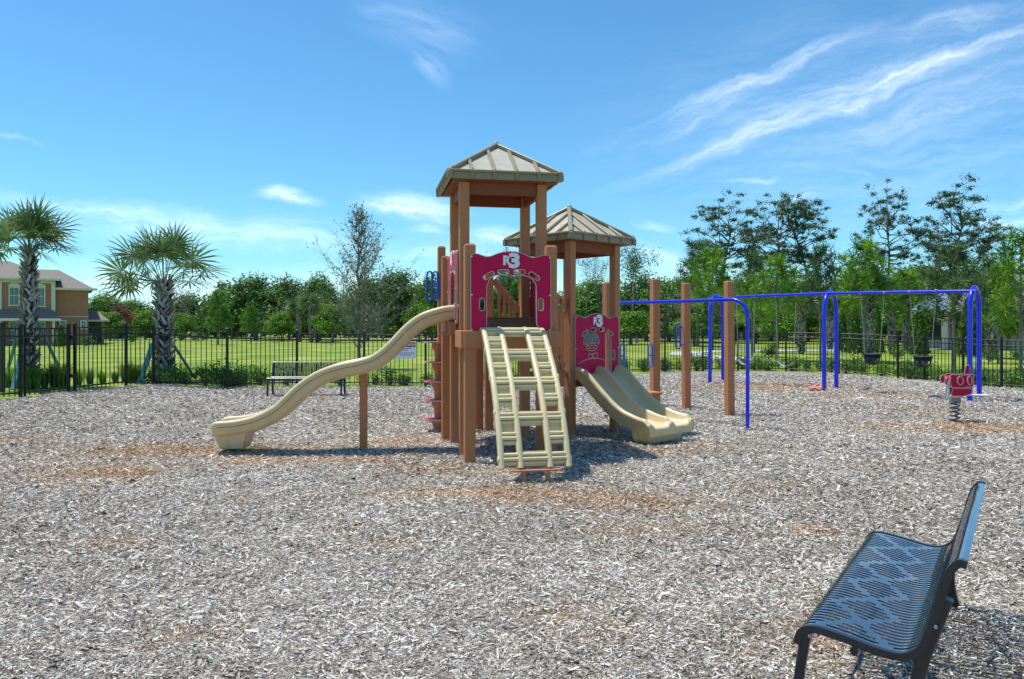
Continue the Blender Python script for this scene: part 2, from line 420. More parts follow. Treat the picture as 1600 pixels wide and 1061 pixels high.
def sheet(name, xs, ys, hf, keep=None, mats=(), attr=None):
    X, Y = np.meshgrid(xs, ys); H = hf(X, Y)
    co = np.stack([X, Y, H], -1).reshape(-1, 3)
    nx, ny = len(xs), len(ys)
    i, j = np.meshgrid(np.arange(nx - 1), np.arange(ny - 1))
    a = (j * nx + i).ravel(); q = np.stack([a, a + 1, a + nx + 1, a + nx], 1)
    if keep is not None:
        cx = co[q].mean(1); q = q[keep(cx[:, 0], cx[:, 1])]
    me = bpy.data.meshes.new(name)
    me.vertices.add(len(co)); me.vertices.foreach_set('co', co.astype(np.float32).ravel())
    me.loops.add(len(q) * 4); me.loops.foreach_set('vertex_index', q.astype(np.int32).ravel())
    me.polygons.add(len(q)); me.polygons.foreach_set('loop_start', np.arange(0, len(q) * 4, 4, dtype=np.int32))
    me.update(calc_edges=True)
    me.polygons.foreach_set('use_smooth', np.ones(len(q), bool))
    if attr is not None:
        at = me.attributes.new('tint', 'FLOAT', 'POINT'); at.data.foreach_set('value', attr(co[:, 0], co[:, 1]).astype(np.float32))
    return link(name, me, None, mats)

# mulch base material
def mulch_mat():
    m = bpy.data.materials.new('mulch_bed'); m.use_nodes = True; t = m.node_tree; b = t.nodes['Principled BSDF']
    b.inputs['Roughness'].default_value = .95; b.inputs['Specular IOR Level'].default_value = .1
    g = N(t, 'ShaderNodeTexCoord')
    n1 = N(t, 'ShaderNodeTexNoise'); n1.inputs['Scale'].default_value = 46; n1.inputs['Detail'].default_value = 3; n1.inputs['Roughness'].default_value = .75
    n1.inputs['Distortion'].default_value = 1.5
    t.links.new(g.outputs['Object'], n1.inputs['Vector'])
    cr = N(t, 'ShaderNodeValToRGB'); e = cr.color_ramp.elements
    e[0].position = .38; e[0].color = (.03, .024, .02, 1); e[1].position = .64; e[1].color = (.67, .60, .51, 1)
    k = e.new(.48); k.color = (.28, .24, .195, 1)
    t.links.new(n1.outputs['Fac'], cr.inputs[0])
    at = N(t, 'ShaderNodeAttribute', attribute_name='tint')
    cr2 = N(t, 'ShaderNodeValToRGB'); e = cr2.color_ramp.elements
    e[0].position = .33; e[0].color = (.10, .05, .025, 1); e[1].position = .66; e[1].color = (.62, .37, .19, 1)
    t.links.new(n1.outputs['Fac'], cr2.inputs[0])
    mxx = N(t, 'ShaderNodeMix', data_type='RGBA'); t.links.new(at.outputs['Fac'], mxx.inputs[0])
    t.links.new(cr.outputs[0], mxx.inputs[6]); t.links.new(cr2.outputs[0], mxx.inputs[7]); t.links.new(mxx.outputs[2], b.inputs['Base Color'])
    bp = N(t, 'ShaderNodeBump'); bp.inputs['Strength'].default_value = .9; bp.inputs['Distance'].default_value = .02
    t.links.new(n1.outputs['Fac'], bp.inputs['Height']); t.links.new(bp.outputs[0], b.inputs['Normal'])
    return m
def lawn_mat():
    m = bpy.data.materials.new('lawn'); m.use_nodes = True; t = m.node_tree; b = t.nodes['Principled BSDF']
    b.inputs['Roughness'].default_value = .9; b.inputs['Specular IOR Level'].default_value = .15
    g = N(t, 'ShaderNodeTexCoord')
    n1 = N(t, 'ShaderNodeTexNoise'); n1.inputs['Scale'].default_value = .35; n1.inputs['Detail'].default_value = 6; n1.inputs['Roughness'].default_value = .65
    n2 = N(t, 'ShaderNodeTexNoise'); n2.inputs['Scale'].default_value = 16; n2.inputs['Detail'].default_value = 4
    for n in (n1, n2): t.links.new(g.outputs['Object'], n.inputs['Vector'])
    cr = N(t, 'ShaderNodeValToRGB'); e = cr.color_ramp.elements
    e[0].position = .36; e[0].color = (.13, .215, .028, 1); e[1].position = .64; e[1].color = (.42, .42, .10, 1)
    k = e.new(.5); k.color = (.225, .31, .038, 1)
    t.links.new(n1.outputs['Fac'], cr.inputs[0])
    mr = N(t, 'ShaderNodeMapRange'); mr.inputs[1].default_value = .3; mr.inputs[2].default_value = .7; mr.inputs[3].default_value = .55; mr.inputs[4].default_value = 1.25
    t.links.new(n2.outputs['Fac'], mr.inputs[0])
    mu = N(t, 'ShaderNodeMix', data_type='RGBA', blend_type='MULTIPLY'); mu.inputs[0].default_value = 1
    t.links.new(cr.outputs[0], mu.inputs[6]); t.links.new(mr.outputs[0], mu.inputs[7]); t.links.new(mu.outputs[2], b.inputs['Base Color'])
    bp = N(t, 'ShaderNodeBump'); bp.inputs['Strength'].default_value = .5; bp.inputs['Distance'].default_value = .04
    t.links.new(n2.outputs['Fac'], bp.inputs['Height']); t.links.new(bp.outputs[0], b.inputs['Normal'])
    return m
mMulch = mulch_mat(); mLawn = lawn_mat()
o = sheet('mulch_ground', np.arange(-14, 24.01, .14), np.arange(-4, 28.01, .14), gz, inside, [mMulch], patchf); tag(o, kind='structure')
xs = np.concatenate([np.linspace(-900, -40, 20), np.arange(-39, 45, .7), np.linspace(46, 900, 20)])
ys = np.concatenate([np.linspace(-60, -6, 6), np.arange(-5, 45, .7), np.linspace(46, 300, 40), np.linspace(330, 1800, 12)])
o = sheet('lawn_ground', xs, ys, lambda x, y: gz(x, y) - np.where(inside(x, y), .07, .012), None, [mLawn]); tag(o, kind='structure')

# mulch chips: real slivers of weathered wood
mChip = tint_mat('wood_chips', [(0, (.035, .027, .021)), (.18, (.155, .12, .09)), (.42, (.475, .41, .33)), (.7, (.78, .70, .60)), (1, (.90, .86, .78))], .9, 0, .15)
mChipO = tint_mat('red_brown_chips', [(0, (.14, .08, .045)), (.5, (.56, .34, .18)), (1, (.80, .59, .38))], .9, 0, .15)
def chips(n, d0, d1, half, size, zspread):
    # density follows the viewing distance so that far mulch stays coarse but even
    k = 1.28; u = rng.random(n); e = 2 - k
    d = (d0 ** e + u * (d1 ** e - d0 ** e)) ** (1 / e)
    x = (rng.random(n) * 2 - 1) * (half * d + 1.3); y = d
    ok = inside(x, y); x = x[ok]; y = y[ok]; d = d[ok]; n = len(x)
    s = size * (np.maximum(d, 3.0) / 4) ** .42 * (.45 + rng.random(n) ** 2.0 * 1.25)
    s = s * np.where(rng.random(n) < .025, 1.9, 1.0)
    yaw = rng.normal(0.05, .95, n); pit = rng.normal(0, .36, n); rol = rng.normal(0, .75, n)
    ax = np.stack([np.cos(yaw) * np.cos(pit), np.sin(yaw) * np.cos(pit), np.sin(pit)], 1)
    sd = np.stack([-np.sin(yaw), np.cos(yaw), np.zeros(n)], 1); up = np.cross(ax, sd)
    sd = sd * np.cos(rol)[:, None] + up * np.sin(rol)[:, None]
    z = gz(x, y) + .004 + rng.random(n) ** 1.5 * zspread * (d / 4) ** .2
    c = np.stack([x, y, z], 1)
    wd = s * (.13 + .22 * rng.random(n))
    l = (s * .5)[:, None]; wv = (wd * .5)[:, None]
    t1 = (.3 + .7 * rng.random(n))[:, None]; t2 = (.3 + .7 * rng.random(n))[:, None]; sk = (rng.random(n) - .5)[:, None] * .6
    q = np.stack([c - ax * l + sd * wv * (t1 + sk), c - ax * l - sd * wv * t1, c + ax * l - sd * wv * t2, c + ax * l + sd * wv * (t2 + sk)], 1)
    pt = patchf(x, y)
    mi = (rng.random(n) < np.clip(pt * .95 + .012, 0, .85)).astype(int)
    tn = np.clip(rng.beta(1.0, .85, n), 0, 1)
    # low-frequency variation of how weathered the wood is
    tn = np.clip(tn + (vnoise(x, y, .7, 9) - .5) * .16 + (vnoise(x, y, 3.1, 4) - .5) * .16 + (vnoise(x, y, 9., 3) - .5) * .12, 0, 1)
    return q, tn, mi
Q1 = chips(1180000, 2.3, 25, .72, .0215, .016)
o = link('mulch_chips', quads_mesh('mulch_chips', Q1[0], [mChip, mChipO], Q1[1], Q1[2])); tag(o, kind='stuff')
# fallen leaves lying on the mulch near the bench (uncountable litter)
n = 700
lx = np.concatenate([rng.normal(2.6, .6, 190), rng.uniform(-5.5, 6.5, n - 190)]); ly = np.concatenate([rng.normal(3.35, .55, 190), rng.uniform(3.1, 12, n - 190)])
a_, b_ = frame_of(n, None); a_[:, 2] *= .25; b_[:, 2] *= .25
c_ = np.stack([lx, ly, gz(lx, ly) + .03 + rng.random(n) * .012], 1)
sz = rng.uniform(.012, .04, n)
mLitter = tint_mat('dry_leaves', [(0, (.20, .08, .03)), (.5, (.50, .30, .14)), (1, (.66, .55, .36))], .7)
o = link('leaf_litter', quads_mesh('leaf_litter', leaves(c_, a_, b_, sz * 1.6, sz * .8), mLitter, rng.random(n))); tag(o, kind='stuff')

# path beyond the lawn
mb = MB(); 
def ribbon(mb, pts, wd, z0, mi=0):
    vs = []; n = len(pts)
    for i, (x, y) in enumerate(pts):
        x0, y0 = pts[max(i - 1, 0)]; x1, y1 = pts[min(i + 1, n - 1)]
        t = Vector((x1 - x0, y1 - y0)).normalized(); q = Vector((-t.y, t.x)) * wd / 2
        vs += [(x + q.x, y + q.y, float(gz(x + q.x, y + q.y)) + z0), (x - q.x, y - q.y, float(gz(x - q.x, y - q.y)) + z0)]
    mb.add(vs, [(2 * i, 2 * i + 1, 2 * i + 3, 2 * i + 2) for i in range(n - 1)], mi)
pp = []
for i in range(41):
    t = i / 40; ang = PI * (1.10 - 1.2 * t)
    pp.append((10.2 + 5.2 * math.cos(ang) * (1 if t < .5 else 1.6), 41 + 9 * (1 - abs(2 * t - 1)) * .6 + 3 * math.sin(ang)))
ribbon(mb, [(30, 53), (19, 50), (13.5, 49), (10.6, 46.5), (9.6, 42.5), (10.8, 38.5), (11.2, 35)], 1.9, .012)
tag(mb.build('footpath', mPath), kind='structure')
mb = MB(); ribbon(mb, [(-60, 96), (-30, 99), (0, 100), (30, 96)], 3.2, .02)
tag(mb.build('gravel_path', mat('pale_sand', (.62, .57, .40), .95, .1, 2)), kind='structure')

# ------------------------------------------------------------------ fence
FH = 1.37
def fence_panel(parent, a, b, o, hgt=FH, sink=0):
    mb = MB(o); ax, ay = a; bx, by = b
    L = math.hypot(bx - ax, by - ay); dx, dy = (bx - ax) / L, (by - ay) / L
    za, zb = float(gz(ax, ay)), float(gz(bx, by))
    def q(t, z): return (ax + dx * t, ay + dy * t, za + (zb - za) * t / L + z)
    for z in (.10, hgt - .17, hgt - .02):
        mb.beam(q(.03, z), q(L - .03, z), .026, .03)
    n = max(2, int(round(L / .118)))
    for i in range(1, n):
        t = L * i / n
        mb.box(q(t, hgt / 2 + .012), (.017, .017, hgt - .05), (dx, dy, 0), (-dy, dx, 0), bev=.002)
    return mb.build('fence_panel', mFence, parent)
def fence_post(parent, p, o, wd=.055, h=FH + .05):
    mb = MB(o); z = float(gz(*p))
    mb.box((p[0], p[1], z + h / 2 - .03), (wd, wd, h + .06), bev=.003)
    mb.box((p[0], p[1], z + h + .012), (wd + .014, wd + .014, .02), bev=.004)
    mb.box((p[0], p[1], z + h + .03), (wd * .7, wd * .7, .02), bev=.006)
    return mb.build('post', mFence, parent)
def fence(pts, label, skip=0):
    o = (pts[0][0], pts[0][1], 0)
    r = empty('metal_fence', o, label, 'fence')
    for p in pts[skip:]: fence_post(r, p, o)
    for a, b in zip(pts, pts[1:]): fence_panel(r, a, b, o)
    return r
fence([(-13.4, 9.0), (-12.6, 11.2), FP[0], FP[1]], 'short run of black metal picket fence left of the gate at the picture edge')
fence(FP[3:10], 'black metal picket fence behind the wave slide and the far bench, left of the tower')
fence(FP[9:], 'long black metal picket fence behind the swings and the spring rider', 1)
# gate
o = (FP[1][0], FP[1][1], 0)
g = empty('metal_gate', o, 'black metal picket gate in the fence before the leftmost cabbage palm', 'gate')
ga = Vector(FP[1]); gb = Vector(FP[2]); gd = (gb - ga).normalized()
pa = tuple(ga + gd * .09); pb = tuple(gb - gd * .02)
fence_panel(g, pa, pb, o); fence_post(g, pb, o, .06); fence_post(g, tuple(ga + gd * .1), o, .04)
for z in (.35, 1.15):
    mb = MB(o); zz = float(gz(*pb)) + z; mb.box((pb[0] + .05, pb[1] + .03, zz), (.12, .05, .08)); mb.build('hinge', mFence, g)
mb = MB(o); zz = float(gz(*pa)); mb.box((pa[0] + .05, pa[1], zz + 1.1), (.07, .07, .16)); mb.build('latch', mFence, g)
# open leaf post standing behind the gate
mb = MB(); q = P(4, 16.0); mb.box((q[0], q[1], float(gz(*q)) + .72), (.075, .075, 1.44)); mb.box((q[0], q[1], float(gz(*q)) + 1.45), (.09, .09, .025))
tag(mb.build('fence_post', mFence), 'single thick black post behind the fence at the left picture edge', 'post')

# sign on the fence
def text_mesh(s, fr, a0, a1, z0, z1, t0, th, m, name, parent, bold=.02, o=(0, 0, 0)):
    cu = bpy.data.curves.new('t', 'FONT'); cu.body = s; cu.size = 1; cu.offset = bold; cu.extrude = .05; cu.resolution_u = 6
    ob = bpy.data.objects.new('t', cu); COL.objects.link(ob)
    dg = bpy.context.evaluated_depsgraph_get(); me = bpy.data.meshes.new_from_object(ob.evaluated_get(dg))
    bpy.data.objects.remove(ob); me.name = name
    co = np.zeros(len(me.vertices) * 3); me.vertices.foreach_get('co', co); co = co.reshape(-1, 3)
    mn, mxv = co.min(0), co.max(0)
    q = (co - mn) / (mxv - mn)
    new = [Vector(fr(a0 + (a1 - a0) * p[0], z0 + (z1 - z0) * p[1], t0 + th * p[2])) - Vector(o) for p in q]
    me.vertices.foreach_set('co', np.array(new, dtype=np.float32).ravel()); me.materials.clear(); me.materials.append(m); me.update()
    ob = bpy.data.objects.new(name, me); COL.objects.link(ob); ob.parent = parent
    return ob
sp = P(634, 20.05); so = (sp[0], sp[1] - .06, Z(547, 20.05))
sg = empty('notice_sign', so, 'white notice sign with a red header fixed to the fence under the wave slide', 'sign')
fr = lambda a, z, t: (so[0] + a, so[1] - t, so[2] + z)
mb = MB(so); mb.box((so[0], so[1], so[2]), (.54, .012, .44), bev=.004); mb.build('board', mWhite, sg)
mRed = mat('sign_red', (.45, .02, .04), .5, .05, 10); mInk = mat('sign_ink', (.03, .04, .12), .6, .05, 10)
mb = MB(so); mb.box((so[0], so[1] - .008, so[2] + .145), (.52, .004, .125), bev=.001); mb.build('red_header', mRed, sg)
text_mesh('HOURS OF OPERATION', fr, -.24, .24, .115, .175, .0105, .002, mWhite, 'header_lettering', sg, .03, so)
for (z, wds, x0) in ((.045, [.06, .03, .07, .05, .09], -.19), (.0, [.05, .08], -.08), (-.075, [.07, .04, .03, .08, .05, .03, .09], -.23), (-.125, [.06, .04, .1, .08], -.17)):
    x = x0; mb = MB(so)
    for wl in wds:
        mb.box((so[0] + x + wl / 2, so[1] - .0075, so[2] + z), (wl * .9, .003, .018), bev=.001); x += wl + .012
    mb.build('small_print', mInk, sg)

# ------------------------------------------------------------------ play structure
TH1 = math.radians(11); TH2 = math.radians(42)
C1 = (-.205, 9.99); C2 = (.866, 11.63)
def fr2(c, th, base=0.0):
    u = (math.cos(th), math.sin(th)); v = (-math.sin(th), math.cos(th))
    return (lambda a, b, z: (c[0] + a * u[0] + b * v[0], c[1] + a * u[1] + b * v[1], z)), Vector(u + (0,)), Vector(v + (0,))
F1, U1, V1 = fr2(C1, TH1); F2, U2, V2 = fr2(C2, TH2)
PO = (C1[0], C1[1], 0)
play = empty('playground_structure', PO, 'brown, tan and maroon play structure with two pyramid roofed towers, slides and a front climber', 'play structure')
PW = .122
def post(p, z1, X, Y, wd=PW, label=None, z0=-.05):
    mb = MB(PO); mb.box((p[0], p[1], (z0 + z1) / 2), (wd, wd, z1 - z0), X, Y, bev=.010)
    mb.box((p[0], p[1], z1 + .004), (wd - .03, wd - .03, .012), X, Y, bev=.004)
    o = mb.build('post', mPost, play)
    if label: o['label'] = label
    for z in ((1.42, 1.60) if z1 > 1.6 else ()):
        bl = MB(PO); bl.disc((p[0] - Y[0] * (wd / 2 + .002), p[1] - Y[1] * (wd / 2 + .002), z if z1 > 2.8 or z1 < 2.6 else z - .2), .011, .01, Y, 8); bl.build('bolt', mSteel, o)
    return o
h = .485
for a, b in ((-h, -h), (h, -h), (-h, h), (h, h)):
    post(F1(a, b, 0), 3.34, U1, V1); post(F2(a, b, 0), 2.79, U2, V2)
for a in (-h, h): post(F1(a, -.985, 0), 2.52, U1, V1, .128)
L1 = (-.918, 10.7); P5 = (-.347, 11.56); L2 = (-1.065, 11.6); Q5 = (-.50, 11.66); TP = (1.72, 13.95)
post(L1, 2.54, U1, V1); post(P5, 2.5, U1, V1); post(Q5, 1.66, U1, V1)
post(L2, 2.77, U1, V1, .115)
post(TP, 2.36, U2, V2)
S1 = P(1023.5, 15.07)
ang = math.radians(20)
SX, SY = Vector((math.cos(ang), math.sin(ang), 0)), Vector((-math.sin(ang), math.cos(ang), 0))
post(S1, 2.49, SX, SY, .155)

def roof(c, U, V, ze, hh, label):
    W = .685; C = Vector((c[0], c[1], 0)); mb = MB(PO)
    ap = C + Vector((0, 0, ze + hh)); e = ze + .085
    cor = [C + U * (W * sx) + V * (W * sy) for sx, sy in ((-1, -1), (1, -1), (1, 1), (-1, 1))]
    Z3 = Vector((0, 0, 1))
    for i in range(4):
        a, b = cor[i] + Z3 * e, cor[(i + 1) % 4] + Z3 * e
        inn = (a + b) / 2 - (C + Z3 * e); inn.normalize()
        # outer sheet and its underside
        mb.add([a, b, ap], [(0, 1, 2)], 0)
        mb.add([a - Z3 * .03 - inn * .03, b - Z3 * .03 - inn * .03, ap - Z3 * .035], [(2, 1, 0)], 0)
    obj = mb.build('roof', mRoof, play); obj['label'] = label
    rb = MB(PO)
    for i in range(4):
        a, b = cor[i], cor[(i + 1) % 4]
        inn = (a + b) / 2 - C; inn.normalize(); d = (b - a).normalized()
        # fascia
        rb.box((a + b) / 2 + Z3 * (e - .040) - inn * .012, ((b - a).length + .0, .03, .085), d, inn, bev=.006)
        rb.beam(a + Z3 * (e + .012) + inn * .01, b + Z3 * (e + .012) + inn * .01, .06, .028, bev=.008)
        # hip
        rb.beam(a + Z3 * (e + .02) - (ap - a - Z3 * e).normalized() * .02, ap + Z3 * .02, .062, .05, bev=.016)
        rb.box(a + Z3 * (e - .035), (.07, .07, .10), d, inn, bev=.012)
        for f in (.2, .4, .6, .8):
            p0 = a + (b - a) * f; hfr = 1 - abs(2 * f - 1)
            m = (a + b) / 2; q = p0 + (C - m) * hfr
            p1 = Vector((q.x, q.y, e + (ze + hh - e) * hfr))
            rb.beam(p0 + Z3 * (e + .016) + inn * .012, p1 + Z3 * .012, .042, .045, bev=.014)
            rb.box(p0 + Z3 * (e - .03) + inn * .012, (.046, .03, .085), d, inn, bev=.01)
    rb.ball(ap + Z3 * .02, .045, n=10)
    rb.build('roof_ribs', mRoofRib, obj)
    fb = MB(PO)
    for sx, sy in ((0, -1), (0, 1)):
        fb.box(C + V * (sy * (h)) + Z3 * (ze - .075), (2 * h - PW, .05, .15), U, V)
    for sx in (-1, 1):
        fb.box(C + U * (sx * h) + Z3 * (ze - .075), (.05, 2 * h - PW, .15), U, V)
    fb.box(C + Z3 * (ze + .004), (1.27, 1.27, .02), U, V)
    fb.build('roof_beam', mBeamShade, obj)  # shade below the roof is put into this darker brown
roof(C1, U1, V1, 3.345, .568, 'higher pyramid roof on the front tower')
roof(C2, U2, V2, 2.79, .555, 'lower pyramid roof seen corner on, on the rear tower')

# decks
def deck(cpts, z, label=None, thick=.05, name='deck'):
    mb = MB(PO); n = len(cpts)
    c = Vector((sum(p[0] for p in cpts) / n, sum(p[1] for p in cpts) / n, 0))
    top = [(p[0], p[1], z) for p in cpts]; bot = [(p[0], p[1], z - thick) for p in cpts]
    mb.add(top + bot, [tuple(range(n)), tuple(reversed(range(n, 2 * n)))] + [(i, n + i, n + (i + 1) % n, (i + 1) % n) for i in range(n)])
    # folded edge under the deck
    for i in range(n):
        a = Vector(bot[i]); b = Vector(bot[(i + 1) % n]); a = a + (c - Vector((a.x, a.y, 0))) * .03; b = b + (c - Vector((b.x, b.y, 0))) * .03
        mb.beam(a - Vector((0, 0, .035)), b - Vector((0, 0, .035)), .012, .07)
    o = mb.build(name, mDeck, play)
    if label: o['label'] = label
    return o
deck([F1(-.5, -1.03, 0), F1(.5, -1.03, 0), F1(.5, -.43, 0), F1(-.5, -.43, 0)], 1.52)
deck([F1(-.5, -.42, 0), F1(.5, -.42, 0), F1(.5, .5, 0), F1(-.5, .5, 0)], 1.68)
deck([F1(-.5, .51, 0), F1(.46, .51, 0), (-.30, 11.6, 0), (-.98, 10.78, 0)], 1.675)
deck([F2(-.5, -.5, 0), F2(.5, -.5, 0), F2(.5, .5, 0), F2(-.5, .5, 0)], .885)
# beam boards at the front and step board
mb = MB(PO)
mb.box(F1(0, -1.075, 1.42), (1.13, .045, .205), U1, V1, bev=.008)
for a in (-.45, -.30, .30, .45):
    mb.disc(F1(a, -1.10, 1.42), .011, .01, V1, 8, 1)
mb.build('front_beam', [mPost, mSteel], play)
mb = MB(PO); mb.box(F1(-.575, -.76, 1.42), (.04, .58, .205), U1, V1, bev=.008); mb.build('side_beam', mPost, play)
mb = MB(PO); mb.box(F1(.575, -.76, 1.42), (.04, .58, .205), U1, V1, bev=.008); mb.build('side_beam', mPost, play)
mb = MB(PO); mb.box(F1(0, -.46, 1.60), (.85, .03, .165), U1, V1); mb.beam(F1(-.42, -.475, 1.675), F1(.42, -.475, 1.675), .05, .016); mb.build('step_board', mDeck, play)
mb = MB(PO); mb.box(F2(0, -.515, .79), (.85, .03, .17), U2, V2); mb.build('lower_beam', mDeck, play)
mb = MB(PO); mb.box(F2(0, .5, .79), (.85, .03, .17), U2, V2); mb.build('lower_beam', mDeck, play)
for aa in (-.5, .5):
    mb = MB(PO); mb.box(F2(aa, 0, .79), (.03, .85, .17), U2, V2); mb.build('lower_beam', mDeck, play)

# maroon panels --------------------------------------------------
def pc(x, y): return ((x - 866) * .001285, (825 - y) * .001265)
TOP = [(1240, 815), (1237, 138), (1230, 117), (1215, 107), (1185, 103), (1155, 106), (1125, 117), (1090, 127), (1065, 128), (1035, 122), (1008, 108), (985, 98), (955, 88),
       (910, 79), (870, 77), (830, 79), (780, 86), (730, 102), (690, 120), (655, 128), (630, 127), (600, 117), (570, 106), (545, 103), (510, 107), (497, 118), (493, 140), (497, 815), (505, 823)]
OPEN = [(612, 823), (645, 762), (645, 420), (650, 385), (665, 352), (680, 332), (700, 315), (720, 305), (742, 300), (960, 300), (990, 303), (1010, 308), (1035, 318), (1055, 332), (1075, 350), (1090, 375), (1098, 400), (1100, 745), (1145, 820), (1232, 822)]
OPEN2 = [(1000, 822), (1000, 308), (1010, 308), (1035, 318), (1055, 332), (1075, 350), (1090, 375), (1098, 400), (1100, 745), (1145, 820), (1232, 822)]
def capsule(x1, y1, x2, y2, r=19):
    a = math.atan2(y2 - y1, x2 - x1); L = []
    for i in range(7): t = a - PI / 2 + PI * i / 6; L.append(pc(x2 + r * math.cos(t), y2 + r * math.sin(t)))
    for i in range(7): t = a + PI / 2 + PI * i / 6; L.append(pc(x1 + r * math.cos(t), y1 + r * math.sin(t)))
    return L
CAPS = [(630, 322, 690, 285), (765, 268, 828, 268), (910, 266, 975, 266), (1050, 284, 1112, 322)]
def arch_panel(fr, label, kind=1, logo=True):
    outer = [pc(*p) for p in (TOP + (OPEN if kind == 1 else OPEN2 if kind == 2 else []))]
    caps = [capsule(*c) for c in CAPS]
    caps.append(capsule(1143, 532, 1143, 600, 22))
    if kind == 1: caps.append(capsule(600, 532, 600, 600, 22))
    if kind == 3: caps = []
    mb = MB(PO); mb.panel(fr, [outer] + caps, .02, rim=.0075)
    o = mb.build('arch_panel', [mMar, mCream], play); o['label'] = label
    for x in (507, 1226):
        for y in (130, 480, 800):
            bl = MB(PO); a, z = pc(x, y); p = Vector(fr(a, z, .02)); q = Vector(fr(a, z, .03)); bl.tube([p, q], .0085, 8)
            bl.build('bolt', mWhite, o)
    if logo:
        a0, z0 = pc(793, 207); a1, z1 = pc(866, 117)
        text_mesh('R', fr, a0, a1, z0, z1, .021, .008, mWhite, 'letter_mark', o, .045, PO)
        a0, z0 = pc(843, 234); a1, z1 = pc(944, 92)
        text_mesh('3', fr, a0, a1, z0, z1, .024, .010, mWhite, 'number_mark', o, .055, PO)
        # the dark gap between the two characters
    return o
fp = lambda a, z, t: F1(a - .012, -1.062 - t, 1.497 + z)
arch_panel(fp, 'front maroon arch panel above the climber')
fl_ = lambda a, z, t: F1(-.56 - t, -a, 1.60 + z)
arch_panel(fl_, 'side maroon arch panel where the wave slide starts')
frr = lambda a, z, t: F1(.56 + t, a, 1.60 + z)
o = arch_panel(frr, 'solid maroon panel on the far side of the front tower', 3, False)
mb = MB(PO)
for i in range(2):
    mb.tube([frr(.05 * math.cos(t) - .05, .38 + .15 * math.sin(t), -.01) for t in np.linspace(0, 2 * PI, 20)], .02, 8, closed=True)
mb.add([frr(.05 * math.cos(t) - .05, .38 + .15 * math.sin(t), -.012) for t in np.linspace(0, 2 * PI, 20)[:-1]], [tuple(range(19))])
mb.build('oval_mirror', mTan, o)
f2 = lambda a, z, t: F2(a * 1.0, -.55 - t, .815 + z)
po = arch_panel(f2, 'lower maroon panel with a carved hut face, above the double slide', 2)
# carved drawing
def c6(x, y): return (-.478 + (x - 72) / 353 * .956, (531 - y) * .001944)
art = MB(PO)
def stroke(pts, r=.0055, mi=0, closed=False, t=.022):
    art.tube([f2(*c6(x, y), t) for x, y in pts], r, 6, mi, closed=closed)
stroke([(200 + 43 * math.cos(t), 298 + 27 * math.sin(t)) for t in np.linspace(0, 2 * PI, 24)[:-1]], closed=True)
for cx in (175, 201, 228):
    stroke([(cx + 11 * math.cos(t), 297 + 12 * math.sin(t)) for t in np.linspace(0, 2 * PI, 14)[:-1]], .0045, closed=True)
stroke([(172, 345), (196, 350), (208, 350), (243, 338), (243, 376), (225, 384), (208, 368), (196, 384), (180, 384)], .0085, closed=True)
stroke([(209, 350), (207, 369)], .012)
stroke([(100, 415), (130, 398), (165, 387), (200, 381), (240, 381), (280, 388), (305, 398)], .006)
stroke([(150, 205), (134, 268), (142, 284), (150, 268), (158, 282), (168, 268)], .005)
stroke([(248, 205), (264, 262), (256, 278), (248, 262), (238, 272)], .005)
random.seed(3)
for i in range(16):
    for j in range(4):
        x = 150 + i * 6.4 + random.uniform(-3, 3) + (j - 1) * (x0 := (i - 8)) * .35; y = 198 + j * 19 + random.uniform(-4, 4)
        art.tube([f2(*c6(x, y), .021), f2(*c6(x + random.uniform(-3, 3), y + 15), .021)], .0085, 5, 1)
art.build('carved_face', [mCream, mat('teal_inlay', (.16, .36, .30), .5, .25, 40)], po)

# front climber ---------------------------------------------------
PR = [(-.03, 1.535), (.08, 1.51), (.22, 1.42), (.38, 1.295), (.55, 1.145), (.72, .985), (.87, .81), (1.0, .62), (1.11, .43), (1.195, .25), (1.24, .145)]
def spline(pts, n):
    pts = [Vector(p) for p in pts]; out = []
    P_ = [pts[0] * 2 - pts[1]] + pts + [pts[-1] * 2 - pts[-2]]
    m = len(pts) - 1
    for k in range(n + 1):
        t = k / n * m; i = min(int(t), m - 1); f = t - i
        a, b, c, d = P_[i:i + 4]
        out.append(.5 * ((2 * b) + (c - a) * f + (2 * a - 5 * b + 4 * c - d) * f * f + (3 * b - a - 3 * c + d) * f ** 3))
    return out
prof = spline([(r, z, 0) for r, z in PR], 60)
cum = [0]
for a, b in zip(prof, prof[1:]): cum.append(cum[-1] + (b - a).length)
LT = cum[-1]
def at_s(s):
    s = max(0, min(LT - 1e-4, s))
    for i in range(len(cum) - 1):
        if cum[i + 1] >= s: break
    f = (s - cum[i]) / (cum[i + 1] - cum[i]); p = prof[i].lerp(prof[i + 1], f); t = (prof[i + 1] - prof[i]).normalized()
    return p, t
def CL(a, s, nn):              # lateral, along, outward from the surface
    p, t = at_s(s); r = p.x + (-t.y) * nn; z = p.y + t.x * nn
    return Vector(F1(a + .004, -1.06 - r, z))
cl = MB(PO)
for a in (-.345, -.152, .152, .345):
    sec = [(-.028, -.05), (.028, -.05), (.030, .018), (.018, .034), (-.018, .034), (-.030, .018)]
    ns = 44; vs = []
    for i in range(ns + 1):
        s = LT * i / ns; k = 1 + (.0 if abs(a) < .3 else .0)
        for x, y in sec: vs.append(CL(a + x * k, s, y))
    fs = [(i * 6 + j, i * 6 + (j + 1) % 6, (i + 1) * 6 + (j + 1) % 6, (i + 1) * 6 + j) for i in range(ns) for j in range(6)]
    cl.add(vs, fs, 0, True); cl.add(vs[:6], [tuple(range(6))]); cl.add(vs[-6:], [tuple(reversed(range(6)))])
for sg_ in (-1, 1):
    for s in (.03, .46, .90, 1.34, LT - .09):
        cl.ball(CL(sg_ * .368, s, -.005), .038, sc3=(.55, 1, 1.15))
